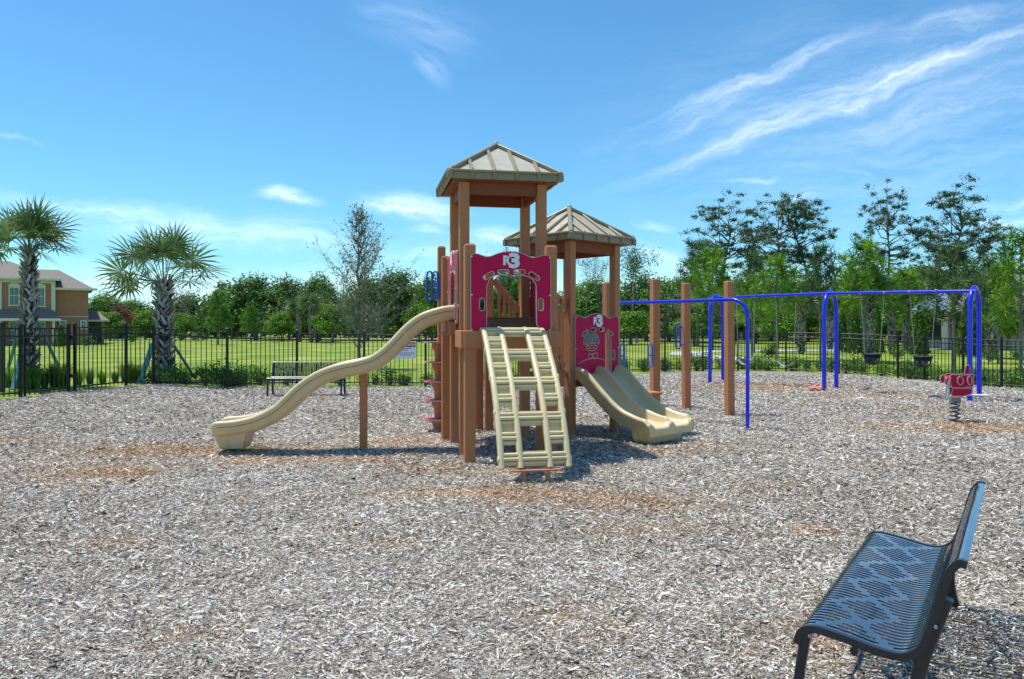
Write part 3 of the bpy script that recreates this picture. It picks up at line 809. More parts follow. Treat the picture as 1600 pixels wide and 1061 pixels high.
def tread(a0, a1, s, dp=.125):
    for k, (ds, rr, up) in enumerate(((-.038, .020, .012), (.008, .020, .014), (.045, .017, -.004))):
        q0, q1 = CL(a0, s + ds, up), CL(a1, s + ds, up); cl.tube([q0, q1], rr, 8)
    m0 = [CL(a0, s - dp / 2, .004), CL(a1, s - dp / 2, .004), CL(a1, s + dp / 2, -.012), CL(a0, s + dp / 2, -.012)]
    m1 = [CL(a0, s - dp / 2, -.03), CL(a1, s - dp / 2, -.03), CL(a1, s + dp / 2, -.045), CL(a0, s + dp / 2, -.045)]
    cl.add(m0 + m1, [(0, 3, 2, 1), (4, 5, 6, 7), (0, 1, 5, 4), (1, 2, 6, 5), (2, 3, 7, 6), (3, 0, 4, 7)])
N9 = 9
SS = [.09 + (LT - .19) * i / (N9 - 1) for i in range(N9)]
for i, s in enumerate(SS):
    for sg_ in (-1, 1): tread(sg_ * .248 - .085, sg_ * .248 + .085, s)
    if i % 2 == 0: tread(-.135, .135, s, .15)
    if i < N9 - 1 and i not in (5, 7):
        for sg_ in (-1, 1):
            a0, a1 = sg_ * .248 - .085, sg_ * .248 + .085; b0, b1 = s + .06, SS[i + 1] - .06
            cl.add([CL(a0, b0, -.03), CL(a1, b0, -.03), CL(a1, b1, -.03), CL(a0, b1, -.03), CL(a0, b0, -.045), CL(a1, b0, -.045), CL(a1, b1, -.045), CL(a0, b1, -.045)],
                   [(0, 3, 2, 1), (4, 5, 6, 7), (0, 1, 5, 4), (2, 3, 7, 6)])
co_ = cl.build('climber', mTanL, play); co_['label'] = 'cream moulded climber of two stepped tracks with wide rungs between'
mb = MB(PO)
mb.box(F1(.0, -1.06 - 1.265, .128), (.52, .08, .018), U1, V1)
mb.build('base_plate', mPost, co_)
for a in (-.125, .125):
    mb = MB(PO); mb.box(F1(a, -1.06 - 1.285, .04), (.036, .036, .17), U1, V1); mb.build('leg', mPost, co_)

# double slide -----------------------------------------------------
DS = spline([(-.06, .885, 0), (.06, .88, 0), (.20, .80, 0), (.40, .63, 0), (.62, .455, 0), (.82, .335, 0), (1.0, .275, 0), (1.18, .25, 0), (1.34, .245, 0)], 46)
def dsec(k):
    """lateral / height profile of the two chutes, k = rim height"""
    pts = []
    def rim(c, lo_out):
        r = .034; return [(c - r, k - .03), (c - r * .8, k - .008), (c - r * .4, k + .002), (c + r * .4, k + .002), (c + r * .8, k - .008), (c + r, k - .03)]
    up = [(-.49, -.055), (-.492, k - .062), (-.504, k - .05), (-.504, k - .022), (-.49, k - .006), (-.465, k + .002), (-.44, k - .004), (-.425, k - .03), (-.405, .05), (-.375, .012), (-.335, 0),
          (-.11, 0), (-.075, .012), (-.052, .05), (-.036, k - .03), (-.025, k - .008), (-.01, k), (.01, k), (.025, k - .008), (.036, k - .03), (.052, .05), (.075, .012), (.11, 0),
          (.335, 0), (.375, .012), (.405, .05), (.425, k - .03), (.44, k - .004), (.465, k + .002), (.49, k - .006), (.504, k - .022), (.504, k - .05), (.492, k - .062), (.49, -.055)]
    return up + [(.45, -.07), (-.45, -.07)]
sl = MB(PO); vs = []; n = len(DS); SW = .94
for i, p in enumerate(DS):
    t = (DS[min(i + 1, n - 1)] - DS[max(i - 1, 0)]).normalized(); f = i / (n - 1)
    k = .085 + .055 * sm(f / .22) - .02 * sm((f - .72) / .2)
    if f > .93: k = k - .05 * ((f - .93) / .07) ** 2
    k = float(k)
    for a, hgt in dsec(k):
        a2 = a * SW * (1 + .05 * float(sm((f - .75) / .25)))
        vs.append(F2(a2, -.52 - (p.x + (-t.y) * hgt), p.y + t.x * hgt))
m = len(dsec(.1)); fs = [(i * m + j, i * m + (j + 1) % m, (i + 1) * m + (j + 1) % m, (i + 1) * m + j) for i in range(n - 1) for j in range(m)]
sl.add(vs, fs, 0, True)
# rounded lip at the end
last = vs[-m:]; base = len(sl.v) - m; V2n = -V2
prev = last
for kk, (ro, zo, sc_) in enumerate(((.02, -.004, .99), (.035, -.016, .97), (.042, -.035, .95), (.035, -.055, .93))):
    cz = .245
    ring = []
    for q in last:
        z = q[2]; zz = cz - .03 + (z - cz + .03) * sc_ * (1 - .10 * kk)
        qv = Vector(q) + V2n * ro; ring.append((qv.x, qv.y, zz + zo * (1 if z < .27 else .6)))
    sl.add(list(prev) + ring, [(j, (j + 1) % m, m + (j + 1) % m, m + j) for j in range(m)], 0, True); prev = ring
sl.add(ring, [tuple(range(m))])
so_ = sl.build('double_slide', mTan, play); so_['label'] = 'double tan slide of two side by side chutes'
ft = MB(PO)
def fluted(mb, F, c, hx, hy, z0, z1, k0, nf=4):
    """tapered foot with vertical flutes: F(a,b,z), centre c, half sizes at top, k0 = taper at the bottom"""
    out = []; per = []
    for sx, sy, ex, ey in ((-1, -1, 1, -1), (1, -1, 1, 1), (1, 1, -1, 1), (-1, 1, -1, -1)):
        for i in range(nf * 4):
            t = i / (nf * 4); x = sx + (ex - sx) * t; y = sy + (ey - sy) * t
            per.append((x, y, .035 if (i % 4) == 0 else 0))
    lv = [(z1, 1), (z0 + .04, k0 + .04), (z0 + .012, k0), (z0, k0 - .05)]
    for z, k in lv:
        for x, y, d in per: out.append(F(c[0] + x * (hx * k - d * hx), c[1] + y * (hy * k - d * hx), z))
    n = len(per)
    mb.add(out, [(i * n + j, i * n + (j + 1) % n, (i + 1) * n + (j + 1) % n, (i + 1) * n + j) for i in range(3) for j in range(n)])
    mb.add(out[-n:], [tuple(range(n))]); mb.add(out[:n], [tuple(reversed(range(n)))])
fluted(ft, F2, (0, -.52 - 1.13), .40, .17, .025, .215, .84, 3)
ft.build('foot', mTan, so_)

# wave slide --------------------------------------------------------
WC = [(714, 488), (700, 489), (684, 492), (658, 501), (636, 517), (615, 539), (598, 555), (579, 567), (556, 574), (531, 579), (508, 586), (487, 596), (466, 611), (448, 628), (430, 644), (409, 656), (388, 664), (363, 669), (337, 671)]
def wd_(x): return 9.90 + (9.60 - 9.90) * (712 - x) / 380
wpts = []
for x, y in WC:
    dn = wd_(x) - .27; dc = wd_(x)
    z = Z(y, dn); X = (x - 800) / 1200 * dn
    wpts.append((X, dc, z))
wsp = spline(wpts, 90)
WS = [(-.17, -.10), (.17, -.10), (.225, -.085), (.255, -.04), (.262, .015), (.276, .03), (.282, .06), (.27, .088), (.245, .098), (.222, .085), (.215, .05), (.20, -.01), (.165, -.055), (-.165, -.055), (-.20, -.01),
      (-.215, .05), (-.222, .085), (-.245, .098), (-.27, .088), (-.282, .06), (-.276, .03), (-.262, .015), (-.255, -.04), (-.225, -.085)]
wm = MB(PO); vs = []; n = len(wsp); m = len(WS); seam = []
side = Vector((.1, -1, 0)).normalized()
frames = []
for i, p in enumerate(wsp):
    t = (wsp[min(i + 1, n - 1)] - wsp[max(i - 1, 0)]).normalized(); up = side.cross(t); up = up if up.z > 0 else -up
    frames.append((p, up)); f = i / (n - 1)
    fl = 1 + .06 * float(sm((f - .88) / .12))
    for a, hgt in WS: vs.append(p + side * a * fl + up * hgt)
    seam.append(p + side * .271 * fl + up * .024)
e_t = (wsp[-1] - wsp[-2]).normalized()
for kk, (adv, s_, dz) in enumerate(((.03, .97, 0), (.055, .9, 0), (.075, .76, -.004), (.085, .5, -.01))):
    p, up = frames[-1]
    for a, hgt in WS:
        hh_ = hgt * s_ if hgt > 0 else hgt * (s_ ** .5)
        vs.append(p + e_t * adv + side * a * (1.06 * (1 - .06 * kk)) + up * (hh_ if kk < 3 else hgt * .5))
n2 = n + 4
wm.add(vs, [(i * m + j, i * m + (j + 1) % m, (i + 1) * m + (j + 1) % m, (i + 1) * m + j) for i in range(n2 - 1) for j in range(m)], 0, True)
wm.add(vs[-m:], [tuple(range(m))])
wm.tube(seam[3:], .0035, 5, 1)
# mounting flange at the top
p0 = frames[0][0]
wm.box(p0 + Vector((-.02, -.02, .015)), (.05, .50, .20), (1, 0, 0), (0, 1, 0), bev=.012)
ws = wm.build('wave_slide', [mTan, mDark], play); ws['label'] = 'long tan slide with a wave in it, running down to the left'
mb = MB(PO)
px_, dd_ = 363, wd_(363)
cX = (px_ - 800) / 1200 * (dd_ - .1)
FW = lambda a, b, z: (cX + a, dd_ + b, z)
fluted(mb, FW, (0, 0), .21, .22, .055, .265, .72, 2)
mb.build('foot', mTan, ws)
mb = MB(PO); mb.box((cX, dd_, .02), (.10, .12, .12)); mb.build('anchor', mBlack, ws)
q = P(568, 9.81); mb = MB(PO); mb.box((q[0], q[1], .47), (.088, .088, 1.06), bev=.006); mb.box((q[0], q[1], 1.0), (.16, .2, .02)); mb.build('slide_support', mPost, ws)
mb = MB(PO); mb.box(F1(-.60, .02, 1.55), (.10, .62, .16), U1, V1, bev=.01); mb.box(F1(-.66, .0, 1.475), (.12, .5, .03), U1, V1); mb.build('slide_bracket', mPost, play)

# railings of the stair between the towers --------------------------------
def rail(a, b, ztop, zbot, label):
    mb = MB(PO); a = Vector(a + (0,)); b = Vector(b + (0,)); d = (b - a)
    Lr = d.length; dn = d.normalized()
    A0 = a + dn * .07 + Vector((0, 0, ztop[0])); B0 = b - dn * .07 + Vector((0, 0, ztop[1]))
    mb.beam(A0, B0, .035, .10)
    mb.beam(a + dn * .07 + Vector((0, 0, zbot[0])), b - dn * .07 + Vector((0, 0, zbot[1])), .035, .09)
    n = max(3, int(Lr / .098)); sdv = Vector((dn.y, -dn.x, 0))
    for i in range(1, n):
        t = .07 / Lr + (1 - .14 / Lr) * i / n
        zt = ztop[0] + (ztop[1] - ztop[0]) * t; zb = zbot[0] + (zbot[1] - zbot[0]) * t
        c = a + d * t + sdv * .03
        mb.box((c.x, c.y, (zt + zb) / 2), (.045, .022, zt - zb + .02), dn, sdv, bev=.003)
        for z in (zt - .02, zb + .02): mb.disc((c.x + sdv.x * .013, c.y + sdv.y * .013, z), .007, .006, sdv, 6, 1)
    o = mb.build('railing', [mPost, mSteel], play); o['label'] = label
    return o
brp = F1(h, h, 0)[:2]; frp = F1(h, -h, 0)[:2]; Np = F2(-h, -h, 0)[:2]; LLp = F2(-h, h, 0)[:2]; Rp = F2(h, -h, 0)[:2]; Bp = F2(h, h, 0)[:2]
rail(brp, Np, (2.27, 1.88), (1.28, .88), 'sloped railing beside the front climber side of the stair')
rail(P5, LLp, (2.27, 1.80), (1.62, 1.10), 'sloped railing seen through the front arch')
rail(Bp, LLp, (1.75, 1.75), (.97, .97), 'level railing at the back of the rear tower')
mb = MB(PO)
e0, e1 = Vector(brp + (0,)), Vector(P5 + (0,)); g0, g1 = Vector(Np + (0,)), Vector(LLp + (0,))
for i, z in enumerate((1.42, 1.16)):
    t0, t1 = i / 3 + .05, (i + 1) / 3 + .12
    q = [e0.lerp(g0, t0), e0.lerp(g0, t1), e1.lerp(g1, t1), e1.lerp(g1, t0)]
    mb.add([(p.x, p.y, z) for p in q] + [(p.x, p.y, z - .04) for p in q], [(0, 1, 2, 3), (7, 6, 5, 4), (0, 4, 5, 1), (1, 5, 6, 2), (2, 6, 7, 3), (3, 7, 4, 0)])
mb.build('stair_treads', mDeck, play)

# spiral step climber ---------------------------------------------------
sc_ = MB(PO)
lx_, ly_ = L2
zs = [.19, .475, .76, 1.05, 1.345]
for i, z in enumerate(zs):
    pass
colm = MB(PO)
for i, z in enumerate(zs):
    zz = z - .02
    for (za, zb, ra, rb) in ((zz - .05, zz, .105, .105), (zz - .14, zz - .05, .065, .105), (zz - .27, zz - .14, .06, .065)):
        colm.disc((lx_ - .04, ly_ - .05, (za + zb) / 2), ra, zb - za, n=8, r2=rb)
colm.build('step_column', mPost, play)
for i, z in enumerate(zs):
    mb = MB(PO); pts = []
    aa = math.radians(185 + (i - 2) * 7)
    for k in range(15):
        t = -PI / 2 + PI * k / 14
        pts.append((lx_ - .02 + math.cos(aa) * (.10 + .13 * math.cos(t)) - math.sin(aa) * .15 * math.sin(t), ly_ - .08 + math.sin(aa) * (.10 + .13 * math.cos(t)) + math.cos(aa) * .15 * math.sin(t)))
    pts += [(lx_ + .08, ly_ - .08 - .15), (lx_ + .08, ly_ - .08 + .15)]
    n = len(pts); vs = [(x, y, z) for x, y in pts] + [(x, y, z - .025) for x, y in pts]
    mb.add(vs, [tuple(range(n)), tuple(reversed(range(n, 2 * n)))], 0)
    mb.add(vs, [(i_, (i_ + 1) % n, n + (i_ + 1) % n, n + i_) for i_ in range(n)], 1)
    mb.build('step', [mMar, mCream], play)

def grip(c, X, hgt, wid, m, parent, o=PO, dbl=True, name='grip_handle'):
    mb = MB(o); c = Vector(c); X = Vector(X).normalized(); Yv = Vector((-X.y, X.x, 0))
    def loop(dx):
        pts = []
        for k in range(20):
            t = 2 * PI * k / 20; cx, cz = math.cos(t), math.sin(t)
            x = dx + (abs(cx) ** .6) * (1 if cx > 0 else -1) * wid / 2; z = (abs(cz) ** .45) * (1 if cz > 0 else -1) * hgt / 2
            pts.append(c + X * x + Vector((0, 0, z)))
        mb.tube(pts, .014, 7, closed=True)
        mb.tube([c + X * (dx - wid / 2), c + X * (dx + wid / 2)], .014, 7)
    loop(0)
    if dbl: loop(-wid * 1.02)
    mb.tube([c + X * (wid / 2) + Vector((0, 0, -hgt * .42)), c + X * (wid / 2) + Vector((0, 0, hgt * .42))], .022, 8)
    return mb.build(name, m, parent)
grip((L2[0] - .085, L2[1] - .10, Z(447, 11.5)), (1, .3, 0), .43, .085, mat('bright_blue_grip', (.01, .10, .60), .35, .1, 10), play)
grip((S1[0] - .11, S1[1] - .12, Z(555, 15.0)), (1, 0, 0), .46, .085, mGrip, play, dbl=False)
q = P(972, 13.0); grip((q[0], q[1], Z(556, 13)), (1, 0, 0), .42, .07, mGrip, play, dbl=False)
# small approach step by the tall post
mb = MB(PO); q = P(1014, 14.6); zz = Z(611, 14.6)
mb.box((q[0], q[1], zz - .02), (.22, .6, .04), SX, SY); mb.box((q[0] + .08, q[1], zz - .12), (.03, .5, .16), SX, SY); mb.build('low_step', mPost, play)
# overhead pipe
q0 = (1.80, 13.78); q1 = (3.59, 11.7); d_ = Vector((q1[0] - q0[0], q1[1] - q0[1], 0)).normalized(); zt = 1.985
pth = [(q0[0], q0[1], zt)] + [(q1[0] - d_.x * .28, q1[1] - d_.y * .28, zt)]
for k in range(1, 8):
    t = PI / 2 * k / 8; pth.append((q1[0] - d_.x * (.28 - .28 * math.sin(t)), q1[1] - d_.y * (.28 - .28 * math.sin(t)), zt - .28 + .28 * math.cos(t)))
pth += [(q1[0], q1[1], zt - .28), (q1[0], q1[1], -.1)]
mb = MB(PO); mb.tube(pth, .029, 14); q2 = Vector(pth[0]) + Vector((d_.y, -d_.x, 0)) * -.12
mb.tube([q2, q2 + d_ * 1.5], .024, 10)
ob = mb.build('overhead_pipe', mBlue, play); ob['label'] = 'blue pipe running right from the rear tower and bending down to the ground'

# free standing posts
def lone_post(x, d, w_, ztop, label, lean=0):
    q = P(x, d); o = (q[0], q[1], 0); mb = MB(o)
    mb.box((q[0], q[1], ztop / 2 - .03), (w_, w_, ztop + .06), SX, SY, bev=.010)
    mb.box((q[0], q[1], ztop + .004), (w_ - .03, w_ - .03, .012), SX, SY, bev=.004)
    ob = mb.build('wooden_post', mPost)
    ob.rotation_euler = (0, -lean, 0)
    return tag(ob, label, 'post', 'free standing brown posts right of the towers')
s2 = lone_post(1072.5, 14.5, .132, 2.38, 'middle brown square post, the thinnest of the three, with a dark blue loop handle', .006)
s3 = lone_post(1140, 13.55, .135, 2.36, 'brown square post standing just left of where the blue pipe bends down', .006)
q = P(1060, 14.45); oo = (s2.location.x, s2.location.y, 0)
mb = MB(oo); pts = []
zc = Z(525, 14.4)
for k in range(9):
    t = PI * k / 8; pts.append((q[0] + .045 * math.cos(t) , q[1], zc + .19 + .045 * math.sin(t)))
for k in range(9):
    t = PI + PI * k / 8; pts.append((q[0] + .045 * math.cos(t), q[1], zc - .19 + .045 * math.sin(t)))
mb.tube(pts, .014, 8, closed=True); mb.tube([(q[0] + .03, q[1], zc + .16), (oo[0], oo[1], zc + .16)], .012, 6); mb.tube([(q[0] + .03, q[1], zc - .16), (oo[0], oo[1], zc - .16)], .012, 6)
mb.build('loop_handle', mBlue, s2)

# ------------------------------------------------------------------ benches
def swept(mb, x, pts, wx, hn):
    vs = []; n = len(pts)
    for i, p in enumerate(pts):
        t = (pts[min(i + 1, n - 1)] - pts[max(i - 1, 0)]).normalized(); up = Vector((-t.y, t.x, 0))
        for dx, dn in ((-.5, .8), (-.35, 1), (.35, 1), (.5, .8), (.5, -.8), (.35, -1), (-.35, -1), (-.5, -.8)):
            q = p + up * (dn * hn); vs.append((x + dx * wx, q.x, q.y))
    mb.add(vs, [(i * 8 + j, i * 8 + (j + 1) % 8, (i + 1) * 8 + (j + 1) % 8, (i + 1) * 8 + j) for i in range(n - 1) for j in range(8)] + [tuple(range(8)), tuple(range(8 * n - 8, 8 * n))])
def make_bench(L, label, shell, rib=.46):
    """bench in its own frame: x along the length, y from the front edge to the back, origin under the front-left corner"""
    root = empty('park_bench', (0, 0, 0), label, 'bench', 'black slatted metal benches')
    prof = spline([(-.005, .335, 0), (.012, .385, 0), (.06, .408, 0), (.16, .398, 0), (.28, .376, 0), (.36, .375, 0), (.415, .41, 0), (.445, .48, 0), (.470, .57, 0), (.495, .665, 0), (.512, .71, 0), (.538, .738, 0), (.565, .735, 0)], 84)
    NP = len(prof); cumb = [0]
    for a, b in zip(prof, prof[1:]): cumb.append(cumb[-1] + (b - a).length)
    tot_ = cumb[-1]
    nb = int(L / .034); pit = (L - .07) / nb
    mid = .235; amp = .115
    vs = []; fs = []; idx = {}
    xs_ = [0, .035]
    for i in range(nb):
        xs_ += [.035 + pit * i + pit * rib, .035 + pit * (i + 1)]
    xs_[-1] = L - .035; xs_.append(L)
    mb = MB()
    for x in xs_:
        for p in prof: vs.append((x, p.x, p.y))
    for ci in range(len(xs_) - 1):
        slot = ci >= 1 and ci < len(xs_) - 2 and (ci % 2 == 0)
        k = (ci - 2) / 2
        ph = (k / 4.6) % 2; tri = abs(ph - 1) if ph >= 0 else 0   # 0..1..0
        for j in range(NP - 1):
            s = cumb[j]; solid = True
            if slot:
                solid = s < .030 or s > tot_ - .030
                if not solid and s < .44:
                    d = abs(abs(s - mid) - amp * tri)
                    if d < .020: solid = True
                elif .43 < s < .46: solid = False
                elif s > .46:
                    d = abs(abs(s - .64) - .07 * tri)
                    if d < .006: solid = True
            if solid: fs.append((ci * NP + j, (ci + 1) * NP + j, (ci + 1) * NP + j + 1, ci * NP + j + 1))
    me = bpy.data.meshes.new('slatted_seat_and_back'); me.from_pydata(vs, [], fs); me.materials.append(shell); me.update()
    ob = bpy.data.objects.new('slatted_shell', me); COL.objects.link(ob); ob.parent = root
    md = ob.modifiers.new('thick', 'SOLIDIFY'); md.thickness = .006; md.offset = 0
    dg = bpy.context.evaluated_depsgraph_get(); me2 = bpy.data.meshes.new_from_object(ob.evaluated_get(dg)); ob.modifiers.clear(); ob.data = me2
    me2.polygons.foreach_set('use_smooth', [False] * len(me2.polygons))
    # edge bars following the profile
    for x in (.0, L):
        mb = MB(); vs = []; n = len(prof)
        for i, p in enumerate(prof):
            t = (prof[min(i + 1, n - 1)] - prof[max(i - 1, 0)]).normalized(); up = Vector((-t.y, t.x, 0))
            for dx, dn in ((-.011, .007), (.011, .007), (.011, -.020), (-.011, -.020)):
                q = p + up * dn; vs.append((x + dx, q.x, q.y))
        mb.add(vs, [(i * 4 + j, i * 4 + (j + 1) % 4, (i + 1) * 4 + (j + 1) % 4, (i + 1) * 4 + j) for i in range(n - 1) for j in range(4)] + [(0, 1, 2, 3), tuple(range(4 * n - 4, 4 * n))])
        mb.build('end_rail', mBench, root)
    for x in (.016, L - .016):
        sgn = 1
        mb = MB(); pts = spline([(.035, .385, 0), (.02, .30, 0), (.0, .16, 0), (-.03, -.03, 0)], 14)
        swept(mb, x, pts, .042, .018); mb.build('leg', mBench, root)
        mb = MB(); pts = spline([(.50, .60, 0), (.455, .46, 0), (.42, .34, 0), (.405, .22, 0), (.425, .10, 0), (.475, -.03, 0)], 18)
        swept(mb, x, pts, .042, .024); mb.build('leg', mBench, root)
        for (yy, zz) in ((.05, .375), (.33, .345), (.47, .50)):
            mb = MB(); dx = -.03 if x < L / 2 else .03; mb.disc((x + dx, yy, zz), .006, .006, (1, 0, 0), 8); mb.build('bolt', mSteel, root)
    mb = MB(); mb.tube([(.02, .20, .34), (L - .02, .20, .34)], .016, 8); mb.tube([(L / 2, .05, .365), (L / 2, .2, .34), (L / 2, .38, .35)], .013, 8); mb.build('cross_bar', mBench, root)
    return root
b1 = make_bench(1.60, 'near black slatted bench at the lower right, its seat pierced by long slots', mShell)
# length axis a, depth axis b = (a.y,-a.x) -> mirror: x of the bench runs from the far end to the near end
yaw = .986
far = Vector((1.164 + math.cos(yaw) * 1.53, 3.005 + math.sin(yaw) * 1.53, 0))
b1.location = (far.x - .033, far.y, .022); b1.rotation_euler = (0, 0, yaw + PI)
b2 = make_bench(1.66, 'distant black slatted bench by the fence, partly hidden by the wave slide', mBench, .66)
qa = P(417, 17.1); b2.location = (qa[0], qa[1], .02); b2.rotation_euler = (0, 0, math.radians(2))

# ------------------------------------------------------------------ swing set
SWO = P(1523, 16.4) + (0,)
sw = empty('swing_frame', SWO, 'bright blue steel swing frame with three arched leg pairs and a long top bar', 'swing frame')
A0 = P(1121, 21.6); A1 = P(1297.5, 19.0); A2 = P(1522.5, 16.3)
ZB = 2.40
SWR = .052
def arch(pL, pR, zt):
    pL = Vector(pL + (0,)); pR = Vector(pR + (0,)); c = (pL + pR) / 2; hx = (pR - pL) / 2
    pts = [pL + Vector((0, 0, -.1)), pL + Vector((0, 0, zt * .5)), pL + hx * .03 + Vector((0, 0, zt - .55))]
    for k in range(1, 16):
        t = PI * k / 16; pts.append(c - hx * math.cos(t) * .97 + Vector((0, 0, zt - .55 + .55 * math.sin(t) ** .85)))
    pts += [pR - hx * .03 + Vector((0, 0, zt - .55)), pR + Vector((0, 0, zt * .5)), pR + Vector((0, 0, -.1))]
    mb = MB(SWO); mb.tube(pts, SWR, 16); mb.build('arch_leg', mBlue, sw)
g0 = float(gz(*A2))
arch(P(1515.5, 16.25), P(1530, 16.9), 2.41)
arch(P(1287.8, 18.85), P(1306.8, 19.6), 2.43)
arch(P(1109.3, 21.3), P(1129.5, 22.2), 2.43)
mb = MB(SWO); mb.tube([(A0[0], A0[1], ZB - .02), (A1[0], A1[1], ZB - .01), (A2[0] + .02, A2[1], ZB - .08)], .036, 12); mb.build('top_bar', mBlue, sw)
def along(x):          # point of the top bar above pixel column x
    for a, b in ((A0, A1), (A1, A2)):
        va, vb = Vector(a), Vector(b)
        # solve (va+t(vb-va)) projects to x
        kx = (x - 800) / 1200; t = (kx * va.y - va.x) / ((vb.x - va.x) - kx * (vb.y - va.y))
        if 0 <= t <= 1: return va.lerp(vb, t), (vb - va).normalized()
    return va.lerp(vb, t), (vb - va).normalized()
def chain(root, o, a, b, name='chain'):
    mb = MB(o); a = Vector(a); b = Vector(b); n = int((b - a).length / .03)
    d = (b - a).normalized(); s1 = d.cross(Vector((0, 1, 0))).normalized(); s2_ = d.cross(s1)
    for i in range(n):
        c = a + (b - a) * ((i + .5) / n); s = s1 if i % 2 else s2_
        mb.tube([c - d * .02 + s * .008, c + d * .02 + s * .008, c + d * .02 - s * .008, c - d * .02 - s * .008], .0026, 4, closed=True)
    return mb.build(name, mSteel, root)
def swing(x, seat_z, kind, label, halfw=.23):
    c, d = along(x); o = (c.x, c.y, seat_z)
    r = empty('baby_swing' if kind == 'bucket' else 'belt_swing', o, label, 'swing', 'swings hanging from the blue frame')
    D3 = Vector((d.x, d.y, 0)); C3 = Vector((c.x, c.y, 0)); Nn = Vector((-d.y, d.x, 0))
    for s in (-1, 1):
        top = C3 + D3 * (s * (halfw + .06)) + Vector((0, 0, ZB - .07))
        bot = C3 + D3 * (s * halfw * (.78 if kind == 'bucket' else 1)) + Vector((0, 0, seat_z + (.13 if kind == 'bucket' else .12)))
        chain(r, o, top, bot)
        mb = MB(o); mb.box(top + Vector((0, 0, .03)), (.05, .06, .05), D3, Nn); mb.build('hanger', mSteel, r)
    mb = MB(o)
    if kind == 'bucket':
        nseg = 20; rings = [(.10, .19, .15), (.13, .20, .155), (.02, .185, .14), (-.06, .16, .12), (-.12, .09, .08)]
        vs = []
        for dz, ra, rb in rings:
            for k in range(nseg):
                t = 2 * PI * k / nseg
                vs.append(C3 + D3 * (ra * math.cos(t)) + Nn * (rb * math.sin(t)) + Vector((0, 0, seat_z + dz)))
        fs = []
        for i in range(4):
            for k in range(nseg):
                if i >= 2 and (k % 5) in (1, 2, 3) and i == 2: continue   # leg holes
                fs.append((i * nseg + k, i * nseg + (k + 1) % nseg, (i + 1) * nseg + (k + 1) % nseg, (i + 1) * nseg + k))
        fs.append(tuple(range(4 * nseg, 5 * nseg)))
        mb.add(vs, fs, 0, True)
        mb.tube([C3 + D3 * (.2 * math.cos(t)) + Nn * (.155 * math.sin(t)) + Vector((0, 0, seat_z + .12)) for t in np.linspace(0, 2 * PI, 20)[:-1]], .018, 7, closed=True)
        mb.build('bucket_seat', mRubber, r)
    else:
        pts = []
        for k in range(13):
            t = -1 + 2 * k / 12; pts.append((t * halfw, .13 * t * t - .02))
        vs = []
        for a, z in pts:
            for w_ in (-.075, .075): vs.append(C3 + D3 * a + Nn * w_ + Vector((0, 0, seat_z + z)))
        for a, z in pts:
            for w_ in (-.075, .075): vs.append(C3 + D3 * a + Nn * w_ + Vector((0, 0, seat_z + z - .012)))
        n = len(pts); fs = []
        for i in range(n - 1):
            fs.append((2 * i, 2 * i + 1, 2 * i + 3, 2 * i + 2)); q = 2 * n; fs.append((q + 2 * i + 2, q + 2 * i + 3, q + 2 * i + 1, q + 2 * i))
            fs.append((2 * i, 2 * i + 2, q + 2 * i + 2, q + 2 * i)); fs.append((2 * i + 1, q + 2 * i + 1, q + 2 * i + 3, 2 * i + 3))
        mb.add(vs, fs, 0, True); mb.build('belt_seat', mat('pale_worn_rubber', (.30, .30, .29), .35, .1, 10), r)
    return r
swing(1363, .79, 'bucket', 'black baby bucket swing nearer the middle blue arch')
swing(1442, .77, 'bucket', 'black baby bucket swing nearer the right blue arch, above and left of the spring rider')
swing(1228, .56, 'belt', 'curved pale belt swing just left of the middle blue arch')
swing(1165, .56, 'belt', 'curved pale belt swing nearer the left blue arch')

# crumpled orange mat by the middle arch
q = P(1275, 18.9); mb = MB((q[0], q[1], 0)); ng = 9; vs = []
random.seed(5)
for i in range(ng):
    for j in range(5):
        u_ = i / (ng - 1); v_ = j / 4
        vs.append((q[0] - .19 + .38 * u_, q[1] - .14 + .28 * v_, .03 + .07 * abs(math.sin(u_ * 6 + v_ * 2)) * (.4 + .6 * v_) + random.uniform(0, .015)))
mb.add(vs, [(i * 5 + j, (i + 1) * 5 + j, (i + 1) * 5 + j + 1, i * 5 + j + 1) for i in range(ng - 1) for j in range(4)], 0, True)
o = mb.build('folded_cloth', mOrangeCloth); tag(o, 'small crumpled orange red cloth at the foot of the middle blue arch', 'cloth')
md = o.modifiers.new('t', 'SOLIDIFY'); md.thickness = .012
# dark scrap by the gate
q = P(66, 15.4); zz = float(gz(*q)); mb = MB((q[0], q[1], zz))
mb.add([(q[0] - .10, q[1] - .05, zz + .10), (q[0] - .03, q[1] - .06, zz + .12), (q[0] + .06, q[1] - .02, zz + .015), (q[0] + .12, q[1] + .03, zz + .05), (q[0] + .0, q[1] + .08, zz + .04), (q[0] - .09, q[1] + .05, zz + .07)],
       [(0, 1, 2, 4, 5), (2, 3, 4)])
o = mb.build('scrap', mat('dark_slate_scrap', (.05, .06, .08), .5, .2, 10)); tag(o, 'small dark scrap lying on the mulch in front of the gate', 'scrap')
md = o.modifiers.new('t', 'SOLIDIFY'); md.thickness = .02

